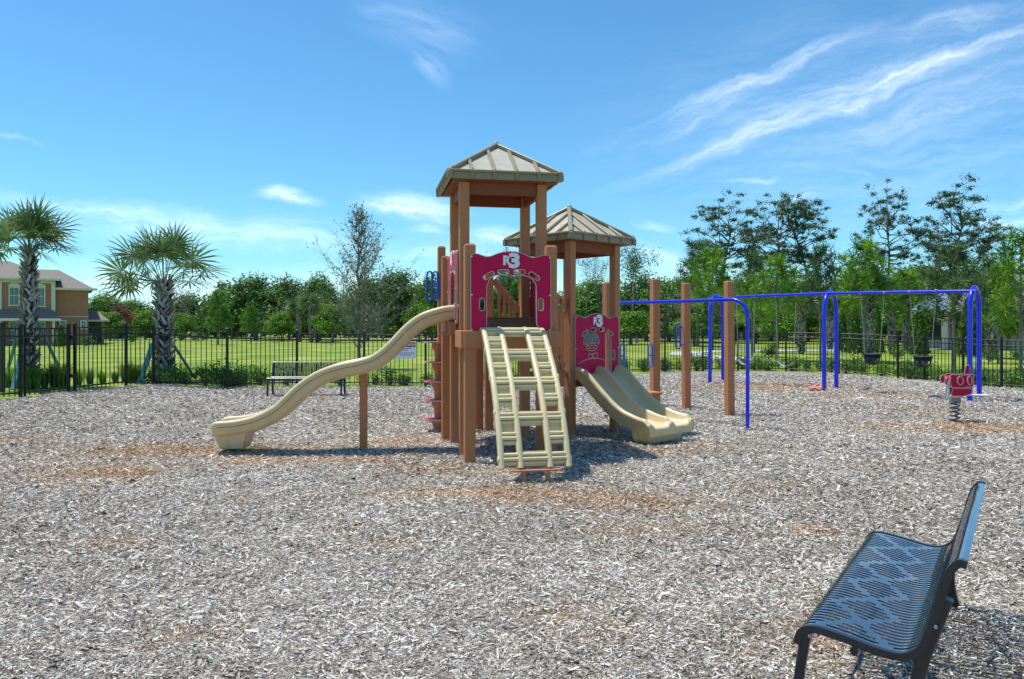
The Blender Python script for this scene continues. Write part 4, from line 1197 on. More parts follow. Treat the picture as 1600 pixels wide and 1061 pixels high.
# ------------------------------------------------------------------ spring rider
RD = 12.7; q = P(1491.5, RD); RO = (q[0], q[1], 0)
rd = empty('spring_rider', RO, 'maroon and white toy vehicle rider mounted on a grey coil spring', 'spring rider')
ry = math.radians(-14); RU = Vector((math.cos(ry), math.sin(ry), 0)); RV = Vector((-math.sin(ry), math.cos(ry), 0))
def R(x, y, dv=0):          # offsets given in photo pixels at the rider's distance
    return Vector(RO) + RU * ((x - 1491.5) / 1200 * RD) + RV * dv + Vector((0, 0, Z(y, RD)))
mb = MB(RO); pts = []
for k in range(100):
    t = k / 99; a = 2 * PI * 5.2 * t; pts.append(Vector(RO) + Vector((.072 * math.cos(a), .072 * math.sin(a), .0 + .345 * t)))
mb.tube(pts, .0125, 7); mb.build('coil_spring', mat('spring_grey', (.13, .135, .14), .4, .1, 8, metal=.3), rd)
mb = MB(RO); c = R(1492, 626); mb.box(c, (.15, .14, .085), RU, RV, bev=.01); mb.build('spring_mount', mat('mount_grey', (.25, .25, .26), .5, .1, 5, metal=.3), rd)
frR = lambda dv: (lambda a, z, t: Vector(RO) + RU * a + RV * (dv - t) + Vector((0, 0, z)))
def rpoly(pts): return [((x - 1491.5) / 1200 * RD, Z(y, RD)) for x, y in pts]
def rpanel(pts, dv, name, th=.018, mats=None, holes=()):
    L = rpoly(pts); ar = sum(L[i][0] * L[(i + 1) % len(L)][1] - L[(i + 1) % len(L)][0] * L[i][1] for i in range(len(L)))
    if ar < 0: L = L[::-1]
    mb = MB(RO); mb.panel(frR(dv), [L] + [rpoly(h_) for h_ in holes], th, rim=.011); return mb.build(name, mats or [mMar, mCream], rd)
body = [(1481, 586), (1484, 584), (1500, 584.5), (1513, 583.5), (1514.5, 586), (1514, 602), (1511, 604), (1503, 604), (1500, 605.5), (1484, 605), (1481.5, 600)]
for dv in (-.13, .13): rpanel(body, dv, 'side_panel')
low = [(1486, 606), (1512, 605), (1513, 614), (1498, 619.5), (1486, 622), (1484, 615)]
for dv in (-.09, .09): rpanel(low, dv, 'lower_panel')
rpanel([(1504.5, 584), (1506, 573), (1508, 570), (1511, 569), (1512.5, 573), (1513, 584)], 0, 'tail_fin')
def ring(cx, cy, rx, ry_, dv, name):
    mb = MB(RO); L = rpoly([(cx + rx * math.cos(t), cy + ry_ * math.sin(t)) for t in np.linspace(0, 2 * PI, 17)[:-1]])
    mb.panel(frR(dv), [L[::-1]], .02, rim=.014); return mb.build(name, [mMar, mCream], rd)
ring(1471.5, 592, 4, 6.5, -.10, 'round_end'); ring(1495, 593.5, 4.6, 7.2, -.155, 'round_end'); ring(1508, 593, 3.8, 7.5, -.155, 'round_end')
mb = MB(RO); mb.tube([R(1471, 591.5, -.07), R(1495, 592, -.07)], .024, 10); mb.build('handle_bar', mTan, rd)
mb = MB(RO); mb.box(R(1484, 592, 0), (.12, .22, .10), RU, RV, bev=.02); mb.build('nose_block', mMar, rd)
rpanel([(1481, 588), (1483, 588.5), (1478.5, 606), (1481, 607), (1480, 623), (1476, 625), (1474, 620), (1475.5, 605)], -.14, 'front_shield', .016, [mWhite, mCream])
mb = MB(RO); mb.box(R(1516, 616.5, 0), (.47, .17, .018), RU, RV, bev=.004); mb.build('foot_board', mWhite, rd)
mb = MB(RO); mb.box(R(1493, 619, 0), (.17, .22, .05), RU, RV, bev=.015); mb.box(R(1499, 603, 0), (.25, .22, .02), RU, RV); mb.build('seat', mTan, rd)

# ------------------------------------------------------------------ vegetation
def tubes_np(segs, sides=5):
    """segs: list of (p0,p1,r0,r1) -> quads (N,4,3)"""
    p0 = np.array([s[0] for s in segs], float); p1 = np.array([s[1] for s in segs], float)
    r0 = np.array([s[2] for s in segs], float)[:, None]; r1 = np.array([s[3] for s in segs], float)[:, None]
    d = p1 - p0; d /= np.linalg.norm(d, axis=1, keepdims=True) + 1e-9
    ref = np.where(np.abs(d[:, 2:3]) < .9, np.array([[0, 0, 1.]]), np.array([[1., 0, 0]]))
    a = np.cross(d, ref); a /= np.linalg.norm(a, axis=1, keepdims=True); b = np.cross(d, a)
    out = []
    for k in range(sides):
        t0, t1 = 2 * PI * k / sides, 2 * PI * (k + 1) / sides
        c0 = a * math.cos(t0) + b * math.sin(t0); c1 = a * math.cos(t1) + b * math.sin(t1)
        out.append(np.stack([p0 + c0 * r0, p0 + c1 * r0, p1 + c1 * r1, p1 + c0 * r1], 1))
    return np.concatenate(out)
def branch(p, d, L, r, lvl, segs, tips, spread=.6, up=.15, n=(3, 5), wig=.25, ratio=.62, keep=1.0):
    p = np.array(p, float); d = np.array(d, float); d /= np.linalg.norm(d); k = 4
    for i in range(k):
        d = d + rng.normal(0, wig / 2, 3) + np.array([0, 0, up * .4]); d /= np.linalg.norm(d)
        q = p + d * L / k; r2 = r * (.86 if lvl else .72)
        segs.append((p, q, r, r2)); p = q; r = r2
        if lvl > 0 and i >= 1 and i < k - 1 and rng.random() < .75 * keep:
            s = rdir(1)[0]; s -= d * s.dot(d); s /= np.linalg.norm(s) + 1e-9
            branch(p, d * .6 + s * spread * 1.3, L * ratio * rng.uniform(.7, 1), r * .55, lvl - 1, segs, tips, spread, up, n, wig, ratio, keep)
        if lvl == 0: tips.append(p.copy())
    if lvl > 0:
        for i in range(rng.integers(*n)):
            s = rdir(1)[0]; s -= d * s.dot(d); s /= np.linalg.norm(s) + 1e-9
            branch(p, d + s * spread, L * ratio * rng.uniform(.75, 1.1), r * .7, lvl - 1, segs, tips, spread, up, n, wig, ratio, keep)
def leafball(c, R_, n, size, asp=.55, flat=1.0, shell=.45, bias=None):
    u = rdir(n); rr = (shell + (1 - shell) * rng.random(n)) ; off_ = u * (rr * R_)[:, None] * np.array([1, 1, flat])
    a, b = frame_of(n, u * .6 if bias is None else bias)
    sz = size * rng.uniform(.6, 1.3, n)
    # leaf plane roughly faces outwards/up
    up = u + np.array([0, 0, .6]) + rng.normal(0, .5, (n, 3)); up /= np.linalg.norm(up, axis=1, keepdims=True)
    a = np.cross(up, rdir(n)); a /= np.linalg.norm(a, axis=1, keepdims=True) + 1e-9; b = np.cross(up, a)
    return leaves(np.asarray(c) + off_, a, b, sz, sz * asp)
def mk_tree(name, loc, label, cat, trunk_q, crown_q, tint, leafm, barkm=None, group=None):
    r = empty(name, loc, label, cat, group)
    if trunk_q is not None and len(trunk_q):
        link('trunk', quads_mesh('trunk', trunk_q, barkm or mTrunk), r)
    if crown_q is not None and len(crown_q):
        link('crown', quads_mesh('crown', crown_q, leafm, tint), r)
    return r
def broadleaf(H, W, nc=42, per=110, leaf=.22, th=.18, low=.12, clump=.17):
    segs = []; tr = []; qs = []; tn = []
    for k in range(nc):
        u = rdir(1)[0]; 
        if u[2] < -.55: u[2] *= -.3
        rr = rng.uniform(.45, 1.0) ** .6
        hz = low * H + (H - low * H) * (.5 + .5 * u[2] * rr * .86)
        wz = 1 - .25 * max(0, u[2])
        c = np.array([u[0] * rr * W / 2 * .86 * wz, u[1] * rr * W / 2 * .86 * wz, hz])
        R_ = W * clump * rng.uniform(.7, 1.3)
        qs.append(leafball(c, R_, per, leaf, flat=.75)); base = rng.uniform(.25, .62)
        tn.append(np.clip(base + rng.normal(0, .16, per), 0, 1))
        if k % 3 == 0: segs.append((np.array([0, 0, th * H]) + rng.normal(0, .05, 3) * W * .2, c, .035 * W * .3, .012 * W * .3))
    segs.append((np.array([0, 0, -.3]), np.array([0, 0, th * H + .2]), .022 * W + .08, .016 * W + .06))
    for i in range(4):
        a = rng.uniform(0, 2 * PI); segs.append((np.array([0, 0, th * H]), np.array([math.cos(a) * W * .2, math.sin(a) * W * .2, H * .5]), .014 * W + .05, .006 * W + .02))
    return tubes_np(segs), np.concatenate(qs), np.concatenate(tn)
def twiggy(H, W, leaf=.12, nleaf=3, lean=.0, dens=1.0):
    segs = []; tips = []
    branch((0, 0, -.2), (lean, 0, 1), H * .36, .016 * H, 3, segs, tips, .75, .2, (3, 5), .25, .66)
    t = np.array(tips); s = t.max(0); sc2 = np.array([W / max(1e-3, np.ptp(t[:, 0])), W / max(1e-3, np.ptp(t[:, 1])), (H) / s[2]])
    segs = [(a * sc2, b * sc2, r0, r1) for a, b, r0, r1 in segs]; t = t * sc2
    k = rng.random(len(t)) < dens; t = t[k]
    c = np.repeat(t, nleaf, 0) + rng.normal(0, leaf * 1.6, (len(t) * nleaf, 3)); a, b = frame_of(len(c)); sz = leaf * rng.uniform(.6, 1.3, len(c))
    return tubes_np(segs, 4), leaves(c, a, b, sz, sz * .5), rng.random(len(c))
def needle_tuft(c, R_, n, w_=.02, up=.35):
    u = rdir(n) + np.array([0, 0, up]); u /= np.linalg.norm(u, axis=1, keepdims=True)
    l = R_ * rng.uniform(.7, 1.1, n); s = np.cross(u, rdir(n)); s /= np.linalg.norm(s, axis=1, keepdims=True)
    c = np.asarray(c); r0 = .08
    a0 = c + u * (l * r0)[:, None]; a1 = c + u * l[:, None]; sw_ = s * w_
    return np.stack([a0 - sw_ * .6, a0 + sw_ * .6, a1 + sw_ * .35, a1 - sw_ * .35], 1)
def young_pine(H, W, whorls=7, per=70, start=.34, R_=.34, w_=.022):
    segs = [(np.array([0, 0, -.2]), np.array([0, 0, H * .45]), .012 * H + .02, .009 * H + .02), (np.array([0, 0, H * .45]), np.array([0, 0, H * .97]), .009 * H + .02, .012)]
    qs = []; tn = []
    for k in range(whorls):
        f = k / (whorls - 1); z = H * (start + (.93 - start) * f); nb = 5 if f < .8 else 3; a0 = rng.uniform(0, 6)
        Lb = W / 2 * (1 - f * .72) * rng.uniform(.85, 1.1)
        for i in range(nb):
            a = a0 + 2 * PI * i / nb + rng.uniform(-.3, .3); d = np.array([math.cos(a), math.sin(a), .45 + .5 * f + rng.uniform(-.1, .15)]); L = Lb * rng.uniform(.7, 1.1)
            p0 = np.array([0, 0, z]); p1 = p0 + d * L * .6; p2 = p1 + (d + np.array([0, 0, .5])) * L * .35
            segs += [(p0, p1, .022, .014), (p1, p2, .014, .008)]
            for q, nn in ((p2, per), (p1, int(per * .7)), (p1 * .5 + p2 * .5 + rng.normal(0, .08, 3), int(per * .5))):
                qs.append(needle_tuft(q, R_ * rng.uniform(.8, 1.15), nn, w_)); tn.append(np.clip(rng.normal(.5, .15) + rng.normal(0, .15, nn), 0, 1))
    qs.append(needle_tuft((0, 0, H * .96), R_ * 1.1, per, w_, .9)); tn.append(rng.uniform(.4, .9, per))
    return tubes_np(segs, 5), np.concatenate(qs), np.concatenate(tn)
def tall_pine(H, W, crown=.45, n=30, dead=.0, lean=0.0, seedv=0):
    segs = []; qs = []; tn = []; p = np.array([0, 0, -.3]); d = np.array([lean, 0, 1.]); pts = [p]
    for i in range(8):
        d = d + rng.normal(0, .07, 3) * np.array([1, 1, .2]); d /= np.linalg.norm(d); p = p + d * (H * .93) / 8; pts.append(p)
    for i in range(8): segs.append((pts[i], pts[i + 1], .30 * (1 - i / 9.5), .30 * (1 - (i + 1) / 9.5)))
    for i in range(n):
        f = 1 - crown + crown * (i + rng.random()) / n; k = min(7, int(f * 8)); b0 = pts[k] + (pts[k + 1] - pts[k]) * (f * 8 - k)
        a = rng.uniform(0, 2 * PI); g = (f - 1 + crown) / crown
        L = W / 2 * (.55 + .75 * math.sin(min(1, g * 1.1) * PI * .55 + .5)) * rng.uniform(.6, 1.1)
        dd = np.array([math.cos(a), math.sin(a), .15 + .45 * g]); q = b0; r = .075
        for s in range(4):
            dd = dd + rng.normal(0, .28, 3); dd[2] += .1; dd /= np.linalg.norm(dd); q2 = q + dd * L / 4
            segs.append((q, q2, r, r * .75)); q = q2; r *= .75
            if s >= 1:
                e = dd + rng.normal(0, .8, 3); e /= np.linalg.norm(e); q3 = q + e * L * .28; segs.append((q, q3, r * .6, r * .3))
                if rng.random() > dead:
                    m = 62; R_ = rng.uniform(.42, .72); qs.append(leafball(q3, R_ * 1.25, m, .30, .32, .55, .1)); tn.append(np.clip(rng.normal(.35, .15) + rng.normal(0, .15, m), 0, 1))
                e2 = e + rng.normal(0, .5, 3); e2 /= np.linalg.norm(e2); q4 = q3 + e2 * L * .16; segs.append((q3, q4, r * .35, r * .15))
        if rng.random() > dead:
            m = 70; qs.append(leafball(q, .75, m, .30, .32, .5, .1)); tn.append(np.clip(rng.normal(.4, .15) + rng.normal(0, .15, m), 0, 1))
    return tubes_np(segs, 5), (np.concatenate(qs) if qs else None), (np.concatenate(tn) if tn else None)

# cabbage palms -----------------------------------------------------
def palm_meshes(Ht, r_top, r_bot, nf=30, fr_R=.62, pet=.75, nseg=30, droop=1.0, boots=True, wseg=.022):
    tr = [];
    lv = 14; core = []
    for i in range(lv):
        z0, z1 = -.3 + (Ht + .3) * i / lv, -.3 + (Ht + .3) * (i + 1) / lv
        f0, f1 = i / lv, (i + 1) / lv
        core.append((np.array([0, 0, z0]), np.array([0, 0, z1]), (r_bot + (r_top - r_bot) * f0) * .86, (r_bot + (r_top - r_bot) * f1) * .86))
    cq = tubes_np(core, 12); bq = []; bt = []
    if boots:
        rows = int(Ht / .10)
        for i in range(rows):
            z = .02 + Ht * i / rows; zrow = z; rad = r_bot + (r_top - r_bot) * z / Ht; nb = 7
            for k in range(nb):
                a = 2 * PI * (k + .5 * (i % 2) + rng.uniform(-.3, .3)) / nb; z = zrow + rng.uniform(-.03, .03)
                if rng.random() < .08: z = zrow; continue
                sgn = 1 if (i % 2) else -1
                o_ = np.array([math.cos(a), math.sin(a), 0]); t_ = np.array([-math.sin(a), math.cos(a), 0]); L = rng.uniform(.17, .25) * (r_bot / .2)
                w0, w1 = .046 * r_bot / .2, rng.uniform(.014, .03) * r_bot / .2
                p0 = o_ * rad * .84 + np.array([0, 0, z]); p1 = o_ * (rad * 1.0 + .01) + t_ * sgn * .075 * (r_bot / .2) + np.array([0, 0, z + L * .55]); p2 = o_ * (rad * 1.08 + .05 * rng.random() + .015) + t_ * sgn * rng.uniform(.11, .17) * (r_bot / .2) + np.array([0, 0, z + L])
                tn_ = rng.uniform(.2, 1)
                for (x0, x1, wa, wb) in ((p0, p1, w0, (w0 + w1) / 2), (p1, p2, (w0 + w1) / 2, w1)):
                    bq.append([x0 - t_ * wa, x0 + t_ * wa, x1 + t_ * wb, x1 - t_ * wb]); bt.append(tn_)
                    # bevelled flank gives each boot thickness; its halved tint paints side shade
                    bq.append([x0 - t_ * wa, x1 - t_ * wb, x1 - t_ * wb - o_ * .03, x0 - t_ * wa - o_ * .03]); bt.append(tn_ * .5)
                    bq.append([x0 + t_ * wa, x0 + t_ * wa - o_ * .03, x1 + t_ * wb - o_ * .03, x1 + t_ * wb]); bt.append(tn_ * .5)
    fq = []; ft_ = []
    for i in range(nf):
        f = (i + .5) / nf; a = i * 2.399963 + rng.uniform(-.2, .2)
        el = math.radians(84 - 80 * f ** 1.0) + rng.uniform(-.14, .14)
        h3 = np.array([math.cos(a), math.sin(a), 0.]); z3 = np.array([0, 0, 1.])
        p = np.array([0, 0, Ht - .05]) + h3 * r_top * .35; d = h3 * math.cos(el) + z3 * math.sin(el); L = pet * rng.uniform(.8, 1.15)
        side_ = np.cross(d, z3); side_ /= np.linalg.norm(side_) + 1e-9
        for s in range(5):
            q = p + d * L / 5; fq.append([p - side_ * .012, p + side_ * .012, q + side_ * .010, q - side_ * .010]); ft_.append(.55)
            n_ = np.cross(side_, d); fq.append([p - n_ * .010, p + n_ * .010, q + n_ * .008, q - n_ * .008]); ft_.append(.45)
            d = d - z3 * .07 * droop; d /= np.linalg.norm(d); p = q
        hub = p; side_ = np.cross(d, z3); side_ /= np.linalg.norm(side_) + 1e-9; nrm = np.cross(side_, d)
        tw_ = rng.normal(0, .75); side_, nrm = side_ * math.cos(tw_) + nrm * math.sin(tw_), nrm * math.cos(tw_) - side_ * math.sin(tw_)
        d = d - z3 * .12 * droop; d /= np.linalg.norm(d)
        R_ = fr_R * rng.uniform(.85, 1.12); t0 = rng.uniform(.25, .8)
        for k in range(nseg):
            th = math.radians(-128 + 256 * k / (nseg - 1)); e = d * math.cos(th) + side_ * math.sin(th) - nrm * .10 * abs(math.sin(th)) + nrm * (.12 if k % 2 else .0)
            e /= np.linalg.norm(e); l = R_ * (1 - .28 * (abs(th) / 2.2) ** 2) * rng.uniform(.88, 1.05)
            x = hub + e * .02; wdt = wseg * rng.uniform(.8, 1.1); sd_ = np.cross(e, nrm); sd_ /= np.linalg.norm(sd_) + 1e-9
            ws_ = [.004, wdt, wdt * .62, .002]; tnn = float(np.clip(t0 + rng.normal(0, .13), 0, 1))
            for s in range(3):
                y = x + e * l * (.42, .33, .30)[s]
                fq.append([x - sd_ * ws_[s], x + sd_ * ws_[s], y + sd_ * ws_[s + 1], y - sd_ * ws_[s + 1]]); ft_.append(tnn)
                x = y; e = e - z3 * (.04 + .20 * s) * droop * (.5 + rng.random() * .9) + d * .02; e /= np.linalg.norm(e)
    # dead stubs under the crown
    for i in range(26):
        a = rng.uniform(0, 2 * PI); h3 = np.array([math.cos(a), math.sin(a), 0.]); p = np.array([0, 0, Ht - rng.uniform(.0, .28)]) + h3 * r_top * .8
        q = p + (h3 * rng.uniform(.3, .9) + np.array([0, 0, .8])) * rng.uniform(.10, .22); t_ = np.array([-h3[1], h3[0], 0])
        fq.append([p - t_ * .02, p + t_ * .02, q + t_ * .009, q - t_ * .009]); ft_.append(.05)
    return cq, (np.array(bq), np.array(bt)), np.array(fq), np.array(ft_)
def palm(loc, label, *a, rz=0, sc_=1, group=None, **k):
    cq, (bq, bt), fq, ft_ = palm_meshes(*a, **k)
    r = empty('cabbage_palm', loc, label, 'palm tree', group, rz); r.scale = (sc_,) * 3
    t = link('trunk', quads_mesh('trunk', cq, mPalmCore), r)
    if len(bq): link('leaf_bases', quads_mesh('leaf_bases', bq, mBoot, bt), t)
    link('crown', quads_mesh('crown', fq, LF['palm'], ft_), r)
    return r
pA = P(46, 17.3); pB = P(256, 19.4)
zA = float(gz(*pA)); zB_ = float(gz(*pB))
palm((pA[0], pA[1], zA), 'tall cabbage palm at the far left, in front of the orange house', Z(388, 17.3) - zA, .115, .165, nf=22, fr_R=.58, pet=.60, nseg=24, wseg=.024)
palm((pB[0], pB[1], zB_), 'cabbage palm with a rough boot covered trunk, second from the left behind the fence', Z(440, 19.4) - zB_, .15, .215, nf=26, fr_R=.70, pet=.92, nseg=24, wseg=.026)
def brace(x1, y1, x2, y2, d1, d2, label, wd2=.09):
    a = P(x1, d1); b = P(x2, d2); zb = min(Z(y2, d2), float(gz(*b)) + .05); o = (b[0], b[1], zb); mb = MB(o)
    mb.beam((a[0], a[1], Z(y1, d1)), (b[0], b[1], zb - .03), wd2, .045, bev=.003)
    return tag(mb.build('tree_brace', mTeal), label, 'brace', 'teal boards propping the two palms')
brace(239, 536, 217, 601, 19.2, 18.7, 'thick teal board propping the second palm on its left side', .13)
brace(272, 540, 305, 583, 19.4, 20.3, 'thin teal board propping the second palm on its right side', .06)
brace(60, 505, 104, 572, 17.3, 18.2, 'teal board propping the leftmost palm on its right side', .06)
brace(33, 505, 6, 558, 17.3, 18.4, 'teal board propping the leftmost palm on its far left side', .07)
brace(36, 540, 20, 602, 17.1, 16.6, 'dark teal board before the leftmost palm, leaning to lower left', .09)

# far cabbage palms (one built, others copied)
random.seed(21); rng = np.random.default_rng(5)
fpalm = palm((0, 0, 0), 'tmp', 4.2, .24, .24, nf=26, fr_R=1.0, pet=.8, nseg=20, wseg=.05, group='cabbage palms beyond the fence')
fpl = [(467, 78, 480, 'left cabbage palm of the clump of three beyond the lawn'), (486, 76, 476, 'middle cabbage palm of the clump of three beyond the lawn'), (496, 79, 479, 'right cabbage palm of the clump of three beyond the lawn'),
       (1252, 44, 478, 'cabbage palm left of the middle blue arch, beyond the fence'), (1358, 35, 458, 'thick trunked cabbage palm above the left baby swing'),
       (1393, 46, 470, 'cabbage palm between the two baby swings, standing back near the house'), (1416, 50, 466, 'cabbage palm beside the blue grey roof of the right house'),
       (1549, 38, 452, 'cabbage palm with criss cross bark against the pale house, right of the right blue arch'), (1297, 52, 476, 'cabbage palm seen through the middle blue arch')]
for i, (x, d, yt, lab) in enumerate(fpl):
    o = fpalm if i == 0 else copy_tree(fpalm)
    q = P(x, d); hgt = Z(yt, d); s = hgt / 4.2
    o.location = (q[0], q[1], 0); w_ = {1358: .85, 1549: .95}.get(x, .75)
    if x < 600: w_ = .95
    o.scale = (w_, w_, s); o.rotation_euler = (0, 0, i * 1.3); o['label'] = lab

# broadleaf kinds -----------------------------------------------------
def place(root, x, d, ytop, width_px, H0, W0, label, rz):
    q = P(x, d); H = Z(ytop, d) * 1.0; W = width_px * 1.15 / 1200 * d
    root.location = (q[0], q[1], 0); root.scale = (W / W0, W / W0, H / H0); root.rotation_euler = (0, 0, rz); root['label'] = label
def kind(name, cat, group, data, leafm, entries, H0, W0, barkm=None):
    first = mk_tree(name, (0, 0, 0), 'tmp', cat, *data, leafm, barkm, group)
    for i, (x, d, yt, wpx, lab) in enumerate(entries):
        o = first if i == 0 else copy_tree(first)
        place(o, x, d, yt, wpx, H0, W0, lab, i * 2.1 + .4)
bl = broadleaf(7, 8, 85, 150, .32, low=.03, clump=.15)
kind('oak_tree', 'tree', 'dark oaks beyond the lawn', bl, LF['oak'], [
    (400, 88, 428, 104, 'dark spreading oak beyond the lawn, left of the three palms'), (452, 92, 431, 66, 'rounded dark oak rising just left of the young tree'),
    (345, 100, 452, 60, 'dark oak low behind the grey twiggy tree'), (625, 90, 420, 100, 'dark oak right behind the wave slide top'), (1010, 84, 428, 110, 'dark oak behind the tallest of the brown posts'),
    (742, 96, 428, 90, 'dark oak hidden behind the front tower'), (1300, 78, 452, 110, 'dark oak under the tall pines behind the middle blue arch'), (1530, 74, 440, 90, 'dark oak over the roof of the pale house'), (1205, 84, 436, 90, 'dark oak between the leaning snag and the spindly pine'), (1405, 82, 432, 90, 'dark oak beneath the narrow crowned pine')], 7, 8)
bl = broadleaf(7, 7, 75, 140, .32, low=.0, clump=.16)
kind('leafy_tree', 'tree', 'green trees at the far edge of the lawn', bl, LF['mid'], [
    (165, 96, 456, 66, 'green rounded tree right of the orange house'), (205, 104, 466, 70, 'low green tree between the two big palms'), (285, 104, 462, 60, 'low green tree behind the second big palm'),
    (500, 84, 425, 60, 'green tree just behind the three distant palms'), (575, 86, 430, 80, 'green tree directly behind the thin young tree'), (675, 86, 426, 62, 'green tree against the left side of the front tower'),
    (800, 88, 420, 70, 'green tree seen between the tower roof posts'), (925, 80, 432, 90, 'green tree seen between the rear tower posts'), (1045, 80, 436, 100, 'green tree behind the brown post with a loop handle'),
    (1110, 74, 450, 90, 'green tree behind the left blue arch'), (1180, 72, 462, 100, 'green low tree right of the bending blue pipe'), (1245, 70, 458, 80, 'green low tree left of the middle blue arch'),
    (1340, 68, 462, 90, 'green low tree behind the left baby swing chains'), (1400, 64, 456, 90, 'green low tree behind the right baby swing chains'), (1465, 66, 440, 100, 'green tree rising behind the blue grey roof'),
    (1590, 66, 436, 90, 'green tree at the right edge behind the pale house'),
    (1072, 78, 426, 80, 'taller green tree left of the skyline pines'), (1150, 82, 430, 80, 'taller green tree beneath the pale leaning snag'), (1262, 80, 424, 84, 'taller green tree beneath the spindly pine'), (1350, 76, 418, 84, 'taller green tree left of the narrow crowned pine trunk'),
    (1430, 78, 410, 90, 'taller green tree between the narrow crowned and the tallest pine'), (1500, 76, 412, 90, 'taller green tree at the foot of the tallest pine'), (1570, 78, 402, 100, 'taller green tree at the far right end of the skyline')], 7, 7)
bl = broadleaf(5, 6, 48, 120, .28, low=.0, clump=.18)
kind('bright_tree', 'tree', 'yellow green trees beyond the lawn', bl, LF['bright'], [
    (172, 86, 484, 52, 'small yellow green tree next to the orange house porch'), (228, 92, 482, 44, 'small yellow green tree just left of the second big palm'), (285, 90, 486, 44, 'small yellow green tree just right of the second big palm'),
    (520, 74, 470, 60, 'yellow green tree right of the three distant palms'), (440, 80, 484, 44, 'yellow green bush left of the three distant palms'), (655, 78, 470, 50, 'yellow green tree behind the upper wave slide'),
    (985, 66, 482, 80, 'yellow green tree low behind the tallest brown post'), (1085, 62, 486, 70, 'yellow green tree low behind the left blue arch'), (1215, 58, 478, 66, 'yellow green tree low left of the middle blue arch'),
    (1325, 56, 470, 60, 'yellow green tree low right of the middle blue arch'), (1440, 56, 462, 60, 'yellow green tree before the blue grey roof'), (1575, 50, 452, 50, 'yellow green tree before the pale house roof')], 5, 6)
tw = twiggy(6, 6, .12, 4)
kind('grey_tree', 'tree', 'grey twiggy trees beyond the lawn', tw, LF['grey'], [
    (310, 84, 440, 92, 'grey twiggy tree right of the second big palm'), (362, 90, 458, 50, 'grey twiggy tree behind the small conifer'), (432, 82, 480, 60, 'grey twiggy shrub low in front of the dark oak'),
    (600, 80, 474, 80, 'grey twiggy tree low behind the young tree'), (912, 76, 388, 62, 'tall grey twiggy tree between the rear tower posts'), (1080, 70, 460, 90, 'grey twiggy tree behind the brown post tops'), (1150, 66, 470, 70, 'grey twiggy tree under the snag')], 6, 6, LF['twig'])
tw = twiggy(9, 4.5, .20, 7)
kind('slender_tree', 'tree', 'slender dark trees by the rear tower', tw, LF['pine'], [(995, 72, 368, 56, 'slender dark tree right of the rear tower roof'), (800, 80, 385, 40, 'slender dark tree top showing left of the rear tower roof')], 9, 4.5)
yp = young_pine(4.2, 2.6, 6, 50, .25, .36, .03)
kind('young_conifer', 'tree', 'young bushy conifers beyond the lawn', yp, LF['mid'], [(341, 66, 462, 46, 'small bushy conifer in front of the grey twiggy tree'), (392, 70, 478, 36, 'small bushy conifer left of the dark oak trunk')], 4.2, 2.6)
q = P(182, 88); tw = twiggy(3, 2.2, .16, 6)
rt = mk_tree('reddish_tree', (q[0], q[1], 0), 'small reddish leaved tree between the orange house and the second big palm', 'tree', *tw, LF['red']); rt.scale = (1, 1, 3.1 / 3 * 1.25)
# tall pines
tp = tall_pine(14, 7, .36, 30)
kind('tall_pine', 'tree', 'tall pines on the skyline', tp, LF['pine'], [
    (1118, 92, 340, 96, 'leftmost tall skyline pine with an open crown'), (1228, 96, 335, 96, 'tall skyline pine between the pale snag and the spindly one'), (1392, 94, 325, 74, 'tall pine with a narrow crown in the middle of the right skyline'), (1478, 92, 320, 100, 'tallest broad crowned pine on the right skyline')], 14, 7)
rng = np.random.default_rng(77)
tp = tall_pine(14, 6.5, .42, 30, .15)
kind('tall_pine', 'tree', 'tall pines on the skyline', tp, LF['pine'], [
    (1270, 98, 316, 76, 'spindly tall skyline pine with bare upper twigs'), (1512, 96, 362, 60, 'lower side pine right of the tallest one'), (1372, 100, 398, 60, 'lower pine filling the gap beneath the narrow crowned one'), (1215, 88, 398, 70, 'low dense pine under the skyline pines'),
    (1445, 90, 380, 60, 'half bare pine left of the tallest one')], 14, 6.5)
tp = tall_pine(13, 4.5, .4, 12, .9, .06)
kind('dead_pine', 'tree', 'bare snags on the skyline', tp, LF['pine'], [(1160, 88, 335, 60, 'pale bare snag leaning right between two tall pines'), (1315, 92, 378, 60, 'bare snag right of the spindly pine')], 13, 4.5, LF['twig'])
# young pines of the near planting
rng = np.random.default_rng(31)
for (H0, W0, wh, st, mt, nm, ents) in (
    (5.2, 3.4, 6, .38, 'ypine', 'yellow green young pine', [(1113, 52, 398, 64, 'above the left blue arch', 0), (1214, 36, 410, 56, 'left of the dark one by the middle arch', 0), (1352, 34, 388, 66, 'standing over the thick trunked palm', 0), (1595, 30, 374, 70, 'cut by the right edge of the picture', 0),
                                                                   (1325, 48, 428, 50, 'behind the middle blue arch', 0), (1420, 46, 430, 50, 'left of the blue grey roof', 0), (1175, 40, 440, 44, 'low by the bending blue pipe', 0), (1560, 34, 440, 40, 'low beside the criss cross palm', 0)]),
    (5.2, 3.0, 6, .36, 'pine', 'dark young pine', [(1178, 46, 402, 40, 'with a thin spire right of the left blue arch', 0), (1282, 36, 392, 44, 'directly above the middle blue arch', 0), (1490, 30, 392, 74, 'large, between the two right swings and the right arch', 0), (1090, 60, 384, 54, 'dense, behind the brown post tops', 0), (1545, 44, 410, 40, 'behind the right blue arch', 0)])):
    yp = young_pine(H0, W0, wh, 32, st, .46, .034)
    kind('young_pine', 'tree', nm + 's beyond the fence', yp, LF[mt], [(x, d, yt, wp, nm + ' ' + lb) for x, d, yt, wp, lb, _ in ents], H0, W0 / 1.45)
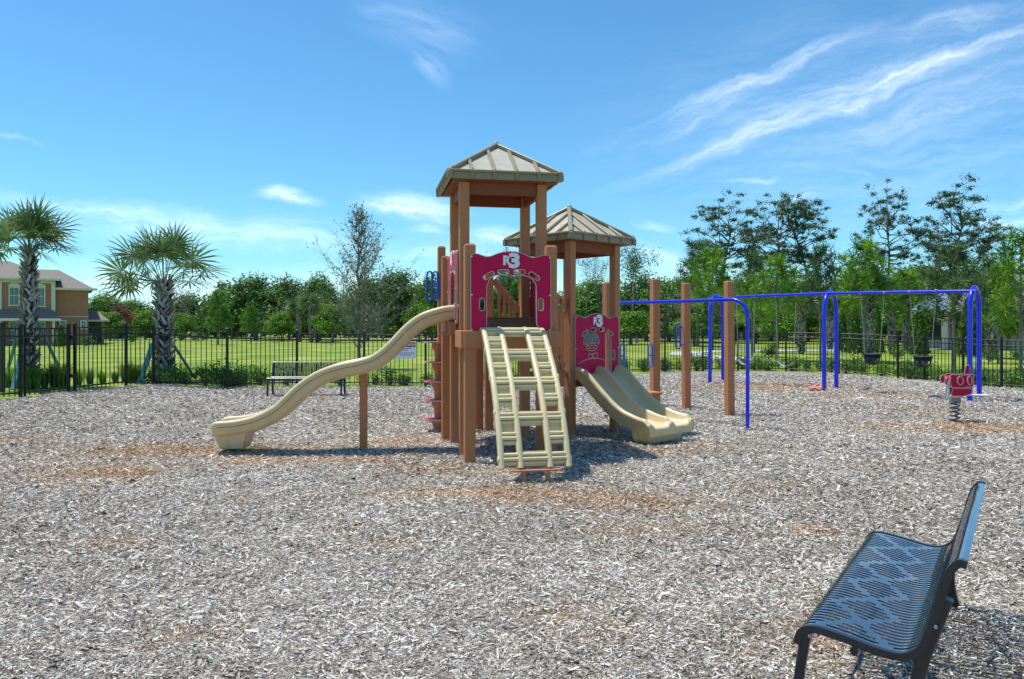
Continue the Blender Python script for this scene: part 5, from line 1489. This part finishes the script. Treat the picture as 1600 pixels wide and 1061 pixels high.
# the thin young tree in front of the lawn
rng = np.random.default_rng(8)
def young_tree():
    segs = []; tips = []; H = 6.1; p = np.array([0, 0, -.1]); nst = 26; rad = .075; pts = [p]
    for i in range(nst):
        q = np.array([rng.normal(0, .02) * (i / 6), rng.normal(0, .02), H * (i + 1) / nst]); segs.append((p, q, rad * (1 - i / (nst + 2)), rad * (1 - (i + 1) / (nst + 2)))); p = q; pts.append(p)
    for k in range(120):
        f = .13 + .83 * (k / 120) ** 1.12; i = min(nst - 1, int(f * nst)); b0 = pts[i]; a = rng.uniform(0, 2 * PI)
        L = (3.6 * (1 - f) ** 1.0 + .30) * rng.uniform(.55, 1.1)
        if f < .25: L *= .8
        d = np.array([math.cos(a), math.sin(a), .75 + .9 * f]); d /= np.linalg.norm(d); q = b0; r = .018
        for s in range(5):
            d = d + rng.normal(0, .16, 3) + np.array([0, 0, .05]); d /= np.linalg.norm(d); q2 = q + d * L / 5; segs.append((q, q2, r, r * .72)); q = q2; r *= .72
            for _ in range(3):
                e = d + rng.normal(0, .6, 3); e /= np.linalg.norm(e); q3 = q + e * L * rng.uniform(.12, .26); segs.append((q, q3, .005, .002)); tips += [q3, q * .5 + q3 * .5]
    t = np.array(tips); low = t[:, 2] < 4.0
    n = np.where(low, 2, 2); c = np.repeat(t, n, 0); c = c + rng.normal(0, .05, c.shape); a, b = frame_of(len(c)); k_ = rng.random(len(c)) < np.where(c[:, 2] > 4.2, .34, .46); c = c[k_]; a = a[k_]; b = b[k_]; sz = rng.uniform(.06, .12, len(c))
    return tubes_np(segs, 5), leaves(c, a, b, sz, sz * .5), rng.random(len(c))
q = P(561, 28.5); yt = young_tree()
mk_tree('young_tree', (q[0], q[1], 0), 'thin leafy young tree with a tall sparse top behind the fence and wave slide', 'tree', *yt, LF['thin'], LF['twig'])

# far woods: continuous mass that nobody could count
rng = np.random.default_rng(2)
qs = []; tn = []
for k in range(1500):
    x = rng.uniform(-75, 98); y = rng.uniform(101, 118) - max(0, x) * .32; H = 5.4 + .9 * math.sin(x * .13) + rng.uniform(-.8, 1.0) + (.8 if x > 15 else 0)
    if x < -45: H *= .75
    c = (x, y, rng.uniform(.08, 1) * H); R_ = rng.uniform(.9, 1.8); m = 85
    qs.append(leafball(c, R_, m, .55, flat=.8)); tn.append(np.clip(rng.uniform(.1, .6) + rng.normal(0, .15, m), 0, 1))
o = link('far_woods', quads_mesh('far_woods', np.concatenate(qs), LF['mid'], np.concatenate(tn))); tag(o, kind='stuff')

# cone shaped evergreens
rng = np.random.default_rng(4)
qs = []; 
for k in range(1500):
    z = rng.random() ** 1.2; rr = .5 * (1 - z) ** .7 * rng.uniform(.75, 1.05); a = rng.uniform(0, 2 * PI); qs.append((rr * math.cos(a), rr * math.sin(a), .05 + z * 1.95))
c = np.array(qs); a, b = frame_of(len(c), np.array([0, 0, 1.2])); tq = tubes_np([(np.array([0, 0, -.1]), np.array([0, 0, .8]), .05, .03)])
data = (tq, leaves(c, a, b, np.full(len(c), .16), np.full(len(c), .08)), rng.random(len(c)) * .7)
kind('cone_evergreen', 'shrub', 'cone shaped evergreens beyond the fence', data, LF['mid'], [
    (1336, 44, 478, 22, 'narrow cone evergreen left of the thick trunked palm'), (1371, 45, 480, 18, 'narrow cone evergreen right of the thick trunked palm'), (1436, 42, 478, 26, 'cone evergreen under the blue grey roof'), (1512, 40, 466, 34, 'cone evergreen against the porch, left of the right arch'), (1534, 41, 470, 24, 'cone evergreen seen right through the right arch'),
    (95, 60, 508, 20, 'small cone evergreen in front of the orange house wall'), (1316, 46, 486, 20, 'narrow cone evergreen seen beside the middle arch')], 2.0, 1.0)

# hedge shrubs planted along the fence
rng = np.random.default_rng(14)
def shrub(W, H, n=420, leaf=.06):
    segs = []; c = []
    for k in range(14):
        a = rng.uniform(0, 2 * PI); e = rng.uniform(.5, 1.4); d = np.array([math.cos(a) * math.cos(e), math.sin(a) * math.cos(e), math.sin(e)]); L = rng.uniform(.5, .95)
        tip = d * L * np.array([W / 2, W / 2, H]) * 1.1; segs.append((np.array([0, 0, -.03]), tip, .008, .004))
        m = n // 14; f = rng.uniform(.35, 1.05, m)[:, None]; c.append(tip * f + rng.normal(0, .055, (m, 3)) * np.array([W, W, H]) / .5)
    c = np.concatenate(c); c[:, 2] = np.abs(c[:, 2]) + .01; a, b = frame_of(len(c), np.array([0, 0, .4])); sz = rng.uniform(.6, 1.3, len(c)) * leaf
    return tubes_np(segs, 4), leaves(c, a, b, sz, sz * .6), rng.random(len(c))
protos = []
for k in range(3):
    t_, l_, n_ = shrub(.62, .46)
    r = mk_tree('low_shrub', (0, 0, -50), 'low dark green shrub planted along the outside of the black fence', 'shrub', t_, l_, n_, LF['mid' if k < 2 else 'oak'], LF['twig'], 'low shrubs planted along the fence')
    protos.append(r)
used = [False] * 3
def fence_walk(i0, i1, step, off_):
    pts = []
    for i in range(i0, i1):
        a = Vector(FP[i]); b = Vector(FP[i + 1]); L = (b - a).length; d = (b - a) / L; nrm = Vector((-d.y, d.x)); t = 0
        while t < L: pts.append(a + d * t + nrm * off_); t += step
    return pts
random.seed(9)
pl = fence_walk(5, 9, .55, .62) + fence_walk(9, 23, .60, .75) + fence_walk(13, 23, .9, 1.35)
for i, p in enumerate(pl):
    if random.random() < .13: continue
    k = random.randrange(3)
    if used[k]: o = copy_tree(protos[k])
    else: o = protos[k]; used[k] = True
    x = p.x + random.uniform(-.15, .15); y = p.y + random.uniform(-.12, .15); s = random.uniform(.7, 1.25) * (1.15 if x > 3 else .95)
    o.location = (x, y, float(gz(x, y)) - .02); o.scale = (s, s, s * random.uniform(.85, 1.15)); o.rotation_euler = (0, 0, random.uniform(0, 6))
    px = 800 + 1200 * x / y
    LM = [(420, 'between the second palm and the far bench'), (540, 'behind the far bench'), (620, 'right of the far bench, below the wave slide'), (700, 'behind the step column, below the fence sign'), (900, 'behind the front tower'), (1015, 'behind the double slide'),
          (1100, 'between the brown posts'), (1185, 'behind the bending blue pipe'), (1290, 'behind the left swing bay'), (1395, 'behind the left baby swing'), (1500, 'behind the right baby swing and the spring rider'), (3000, 'right of the right blue arch')]
    o['label'] = 'low green shrub along the fence, ' + next(t for q_, t in LM if px < q_)
# ornamental grass clumps
def grassclump(n=260, H=.62):
    a = rng.uniform(0, 2 * PI, n); l = rng.uniform(.5, 1.0, n) * H; out = rng.uniform(.05, .55, n)
    h3 = np.stack([np.cos(a), np.sin(a), np.zeros(n)], 1); t = np.stack([-np.sin(a), np.cos(a), np.zeros(n)], 1) * .006
    p0 = h3 * (rng.random(n) * .09)[:, None]; p1 = p0 + h3 * (out * l * .45)[:, None] + np.array([0, 0, 1.]) * (l * .65)[:, None]; p2 = p1 + h3 * (out * l * .75)[:, None] + np.array([0, 0, 1.]) * (l * .32)[:, None]
    q = np.concatenate([np.stack([p0 - t, p0 + t, p1 + t, p1 - t], 1), np.stack([p1 - t, p1 + t, p2 + t * .2, p2 - t * .2], 1)])
    tn = rng.random(n); return q, np.concatenate([tn, tn])
q_, t_ = grassclump()
gm = quads_mesh('blades', q_, LF['bright'], t_); gm2 = quads_mesh('blades', q_ * np.array([1, 1, 1.1]), LF['mid'], t_)
for i, (x, d, s, b) in enumerate([(12, 17.6, 1.0, 1), (30, 17.2, 1.1, 0), (44, 17.0, 1.2, 0), (58, 17.1, 1.1, 0), (70, 17.4, .9, 1), (86, 17.6, 1.3, 0), (98, 17.4, 1.2, 1), (122, 18.2, .9, 0), (140, 18.6, .8, 1), (160, 18.8, .8, 0), (196, 19.4, 1.0, 1), (205, 19.0, 1.2, 0), (216, 19.3, 1.0, 0), (180, 19, .7, 1)]):
    q = P(x, d); o = bpy.data.objects.new('ornamental_grass', gm2 if b else gm); COL.objects.link(o)
    o.location = (q[0], q[1], float(gz(*q)) - .02); o.scale = (s * .85, s * .85, s * .8); o.rotation_euler = (0, 0, i)
    tag(o, 'tuft of long bladed green grass planted behind the left part of the fence', 'grass tuft', 'ornamental grass tufts behind the left fence')
# yellowish ground plants under the second palm and small far bushes
t_, l_, n_ = shrub(.7, .42, 420, .07)
yb = mk_tree('yellow_shrub', (0, 0, 0), 't', 'shrub', t_, l_, n_, LF['bright'], LF['twig'], 'yellow green shrubs planted at the foot of the palms')
for i, (x, d) in enumerate([(236, 19.6), (262, 18.95), (276, 19.6), (292, 20.2), (318, 20.4), (332, 20), (348, 20.3), (372, 20.5), (383, 20.1), (402, 20.6), (1345, 28), (1402, 27), (1180, 30), (1245, 29.5), (1300, 28.6), (1467, 26), (1380, 27), (1520, 25), (1580, 23.5), (1215, 29.8)]):
    o = yb if i == 0 else copy_tree(yb); q = P(x, d); o.location = (q[0], q[1], float(gz(*q)) - .02); s = random.uniform(.8, 1.2); o.scale = (s,) * 3; o.rotation_euler = (0, 0, i)
    o['label'] = 'yellow green leafy shrub ' + ('in the bed at the foot of the second palm' if x < 300 else 'in the bed between the second palm and the far bench' if x < 600 else 'in the bed behind the left swing bay' if x < 1310 else 'in the bed behind the two baby swings' if x < 1500 else 'in the bed by the right blue arch')
t_, l_, n_ = shrub(1.6, 1.0, 500, .14)
fb_ = mk_tree('round_bush', (0, 0, 0), 't', 'shrub', t_, l_, n_, LF['oak'], LF['twig'], 'round bushes')
for i, (x, d, s, lb) in enumerate([(283, 84, 1.0, 'leftmost of three small round bushes in the far lawn right of the second palm'), (301, 86, .9, 'middle of three small round bushes in the far lawn'), (317, 86, .9, 'rightmost of three small round bushes in the far lawn'), (135, 62, 1.0, 'small round bush by the orange house porch'),
                                (208, 78, 1.1, 'small round bush in the far lawn left of the second palm'), (1205, 40, .7, 'small bush on the lawn left of the middle blue arch'), (1400, 38, .7, 'small bush on the lawn right of the left baby swing'), (1545, 34, .6, 'small bush on the lawn beside the right blue arch'), (1590, 36, .6, 'small bush on the lawn at the right edge')]):
    o = fb_ if i == 0 else copy_tree(fb_); q = P(x, d); o.location = (q[0], q[1], 0); o.scale = (s, s, s); o.rotation_euler = (0, 0, i); o['label'] = lb

# ------------------------------------------------------------------ left house
HD = 0.0; DEP = 65.0
def sight(xc, dep):
    ph = math.atan((xc - 800) / 1200); return ph, dep / math.cos(ph)
PH0, RR = sight(90, DEP)
def HP(x, y, dd=0): return Vector((RR * math.tan(math.atan((x - 800) / 1200) - PH0), dd, Z(y, DEP)))
HO = (0, 0, 0)
hs_ = empty('orange_house', (RR * math.sin(PH0), RR * math.cos(PH0), 0), 'two storey orange stucco house with cream trim at the far left', 'house', None, -PH0)
def hbox(mb, x0, x1, y0, y1, d0, d1, mi=0, bev=.01):
    a = HP(x0, y1); b = HP(x1, y0); mb.box(((a.x + b.x) / 2, HD + (d0 + d1) / 2, (a.z + b.z) / 2), (abs(b.x - a.x), d1 - d0, b.z - a.z), mi=mi, bev=bev)
G0 = 510 + 1200 * HC / DEP
mb = MB(HO); hbox(mb, -140, 86, 437, G0, 0, 9); hbox(mb, 86, 138.5, 451, G0, .5, 9.5); hbox(mb, 138, 166, 495, G0, 3.5, 7); mb.build('wall', mStucco, hs_)
def hip(mb, x0, x1, ye, yr, d0, d1, rx0, rx1, ov=.45, th=.16, mi=0):
    a = HP(x0, ye); b = HP(x1, ye); z = a.z; r0 = HP(rx0, yr); r1 = HP(rx1, yr); ym = HD + (d0 + d1) / 2
    v = [(a.x - ov, HD + d0 - ov, z), (b.x + ov, HD + d0 - ov, z), (b.x + ov, HD + d1 + ov, z), (a.x - ov, HD + d1 + ov, z), (r0.x, ym, r0.z), (r1.x, ym, r0.z)]
    mb.add(v, [(0, 1, 5, 4), (1, 2, 5), (2, 3, 4, 5), (3, 0, 4), (3, 2, 1, 0)], mi)
def hbox_m(o_, mb, *a, **k): hbox(mb, *a, **k)
mb = MB(HO); hip(mb, -140, 86, 437, 405, 0, 9, -60, 10); hip(mb, 40, 139, 450.5, 416, .5, 9.5, 45, 92)
rf = mb.build('roof', mShingle, hs_)
mb = MB(HO); a = HP(-140, 437); b = HP(86, 437)
mb.box(((a.x + b.x) / 2, HD - .47, a.z - .02), (b.x - a.x + .95, .06, .20)); a = HP(86, 451); b = HP(139, 451); mb.box(((a.x + b.x) / 2 + .2, HD + .03, a.z + .0), (b.x - a.x + .9, .06, .20))
mb.build('fascia', mTrim, rf)
mb = MB(HO)
a = HP(-140, 499); b = HP(95, 499); zt = Z(487, DEP); zb = Z(499, DEP)
mb.add([(a.x, HD - 1.5, zb), (b.x, HD - 1.5, zb), (b.x - .6, HD, zt + .2), (a.x, HD, zt + .2), (b.x, HD, zb)], [(0, 1, 2, 3), (1, 4, 2)])
c = HP(135, 499); d = HP(173, 499)
mb.add([(c.x - .1, HD + 3, zb), (d.x, HD + 3, zb), (d.x - .9, HD + 5.2, zt + .25), (c.x + .5, HD + 5.2, zt + .25), (d.x, HD + 7.4, zb), (c.x - .1, HD + 7.4, zb)], [(0, 1, 2, 3), (1, 4, 2), (4, 5, 3, 2), (5, 0, 3)])
pr = mb.build('porch_roof', mShingle, hs_)
mb = MB(HO); mb.box(((a.x + b.x) / 2, HD - 1.5, zb - .08), (b.x - a.x + .05, .08, .16)); mb.box(((c.x + d.x) / 2, HD + 2.98, zb - .08), (d.x - c.x + .15, .08, .16)); mb.build('fascia', mTrim, pr)
for x0, x1, y0, y1, dd in ((-2, 3, 440, 487, -.12), (80, 86.5, 440, 487, -.12), (-2, 4, 499, G0, -1.35), (82, 86, 499, G0, -1.35), (45, 49, 499, G0, -1.35)):
    mb = MB(HO); hbox(mb, x0, x1, y0, y1, dd, dd + .2); mb.build('column', mTrim, hs_)
mb = MB(HO); hbox(mb, -140, 86, 439, 443, -.06, .05); hbox(mb, 86.5, 138.6, 494, 495.2, .44, .52); mb.build('trim_band', mTrim, hs_)
def hwin(x0, x1, y0, y1, dd, arch_=False):
    mb = MB(HO); t = 2.2
    hbox(mb, x0, x0 + t, y0, y1, dd - .1, dd + .05); hbox(mb, x1 - t, x1, y0, y1, dd - .1, dd + .05); hbox(mb, x0 + t, x1 - t, y0, y0 + t, dd - .1, dd + .05); hbox(mb, x0 - 1, x1 + 1, y1, y1 + 2, dd - .16, dd + .05)
    if arch_:
        a = HP(x0, y0); b = HP(x1, y0); cx = (a.x + b.x) / 2; hw = (b.x - a.x) / 2
        pts = [(cx + hw * math.cos(t_), HD + dd - .03, a.z - .02 + .28 * math.sin(t_)) for t_ in np.linspace(0, PI, 12)]
        mb.tube(pts, .07, 6); mb.add(pts, [tuple(range(len(pts)))])
    hbox(mb, (x0 + x1) / 2 - .3, (x0 + x1) / 2 + .3, y0 + t, y1, dd - .06, dd - .02); hbox(mb, x0 + t, x1 - t, (y0 + y1) / 2 - .6, (y0 + y1) / 2 + .6, dd - .062, dd - .02)
    w_ = mb.build('window', mTrim, hs_)
    mb = MB(HO); hbox(mb, x0 + t, x1 - t, y0 + t, y1, dd - .03, dd - .012, bev=.002); mb.build('pane', mGlass, w_)
hwin(13.5, 31, 449, 477, 0, True); hwin(57, 71, 449, 478, 0, True); hwin(13.5, 31, 502, 530, 0); hwin(57, 71, 502, 520, 0)
hwin(92.5, 104, 500, 513, .5); hwin(125.5, 136, 500, 513, .5)
mb = MB(HO); hbox(mb, 140.5, 161, 503, 536, 3.42, 3.5, bev=.005); mb.build('porch_opening_shade', mDark, hs_)  # dark sheet painted as the shade inside the open porch

# ------------------------------------------------------------------ right house
DEP = 52.0; PH0, RR = sight(1540, DEP); G0 = 510 + 1200 * HC / DEP
hs_ = empty('pale_house', (RR * math.sin(PH0), RR * math.cos(PH0), 0), 'single storey pale house with a slate grey roof behind the right blue arch', 'house', None, -PH0)
mb = MB(HO); hbox(mb, 1550, 1760, 484, G0, -1.2, 9); hbox(mb, 1438, 1550, 484, G0, 1.4, 9); mb.build('wall', mPale, hs_)
mb = MB(HO); hip(mb, 1462, 1760, 483, 425, -1.2, 9, 1560, 1700, .6); rf = mb.build('roof', mGreyRoof, hs_)
mb = MB(HO); a = HP(1462, 483); b = HP(1760, 483); mb.box(((a.x + b.x) / 2, HD - 1.83, a.z - .06), (b.x - a.x + 1.2, .08, .22)); mb.build('fascia', mTrim, rf)
mb = MB(HO); a = HP(1424, 484); b = HP(1480, 484); zt = HP(0, 462).z
mb.add([(a.x, HD - 2.4, a.z), (b.x, HD - 2.4, a.z), (b.x, HD + 1.5, zt + .3), (a.x + 1.6, HD + 1.5, zt + .3), (a.x, HD - 2.4, a.z - .15), (b.x, HD - 2.4, a.z - .15)], [(0, 1, 2, 3), (0, 4, 5, 1)])
mb.build('porch_roof', mBlueRoof, hs_)
mb = MB(HO); hbox(mb, 1441, 1469, 490, 532, 1.34, 1.4, bev=.004); mb.build('porch_opening_shade', mDark, hs_)  # dark sheet standing in for shade in the left porch opening
mb = MB(HO); hbox(mb, 1484, 1546, 489, 532, 1.33, 1.4, bev=.004); mb.build('porch_opening_shade', mDark, hs_)  # dark sheet standing in for shade in the wider porch opening
for x in (1472, 1548): mb = MB(HO); hbox(mb, x, x + 10, 485, G0, -1.1, -.7); mb.build('column', mTrim, hs_)
mb = MB(HO); hbox(mb, 1452, 1492, 493, 497, 1.2, 1.33); mb.build('window_band', mStucco, hs_)
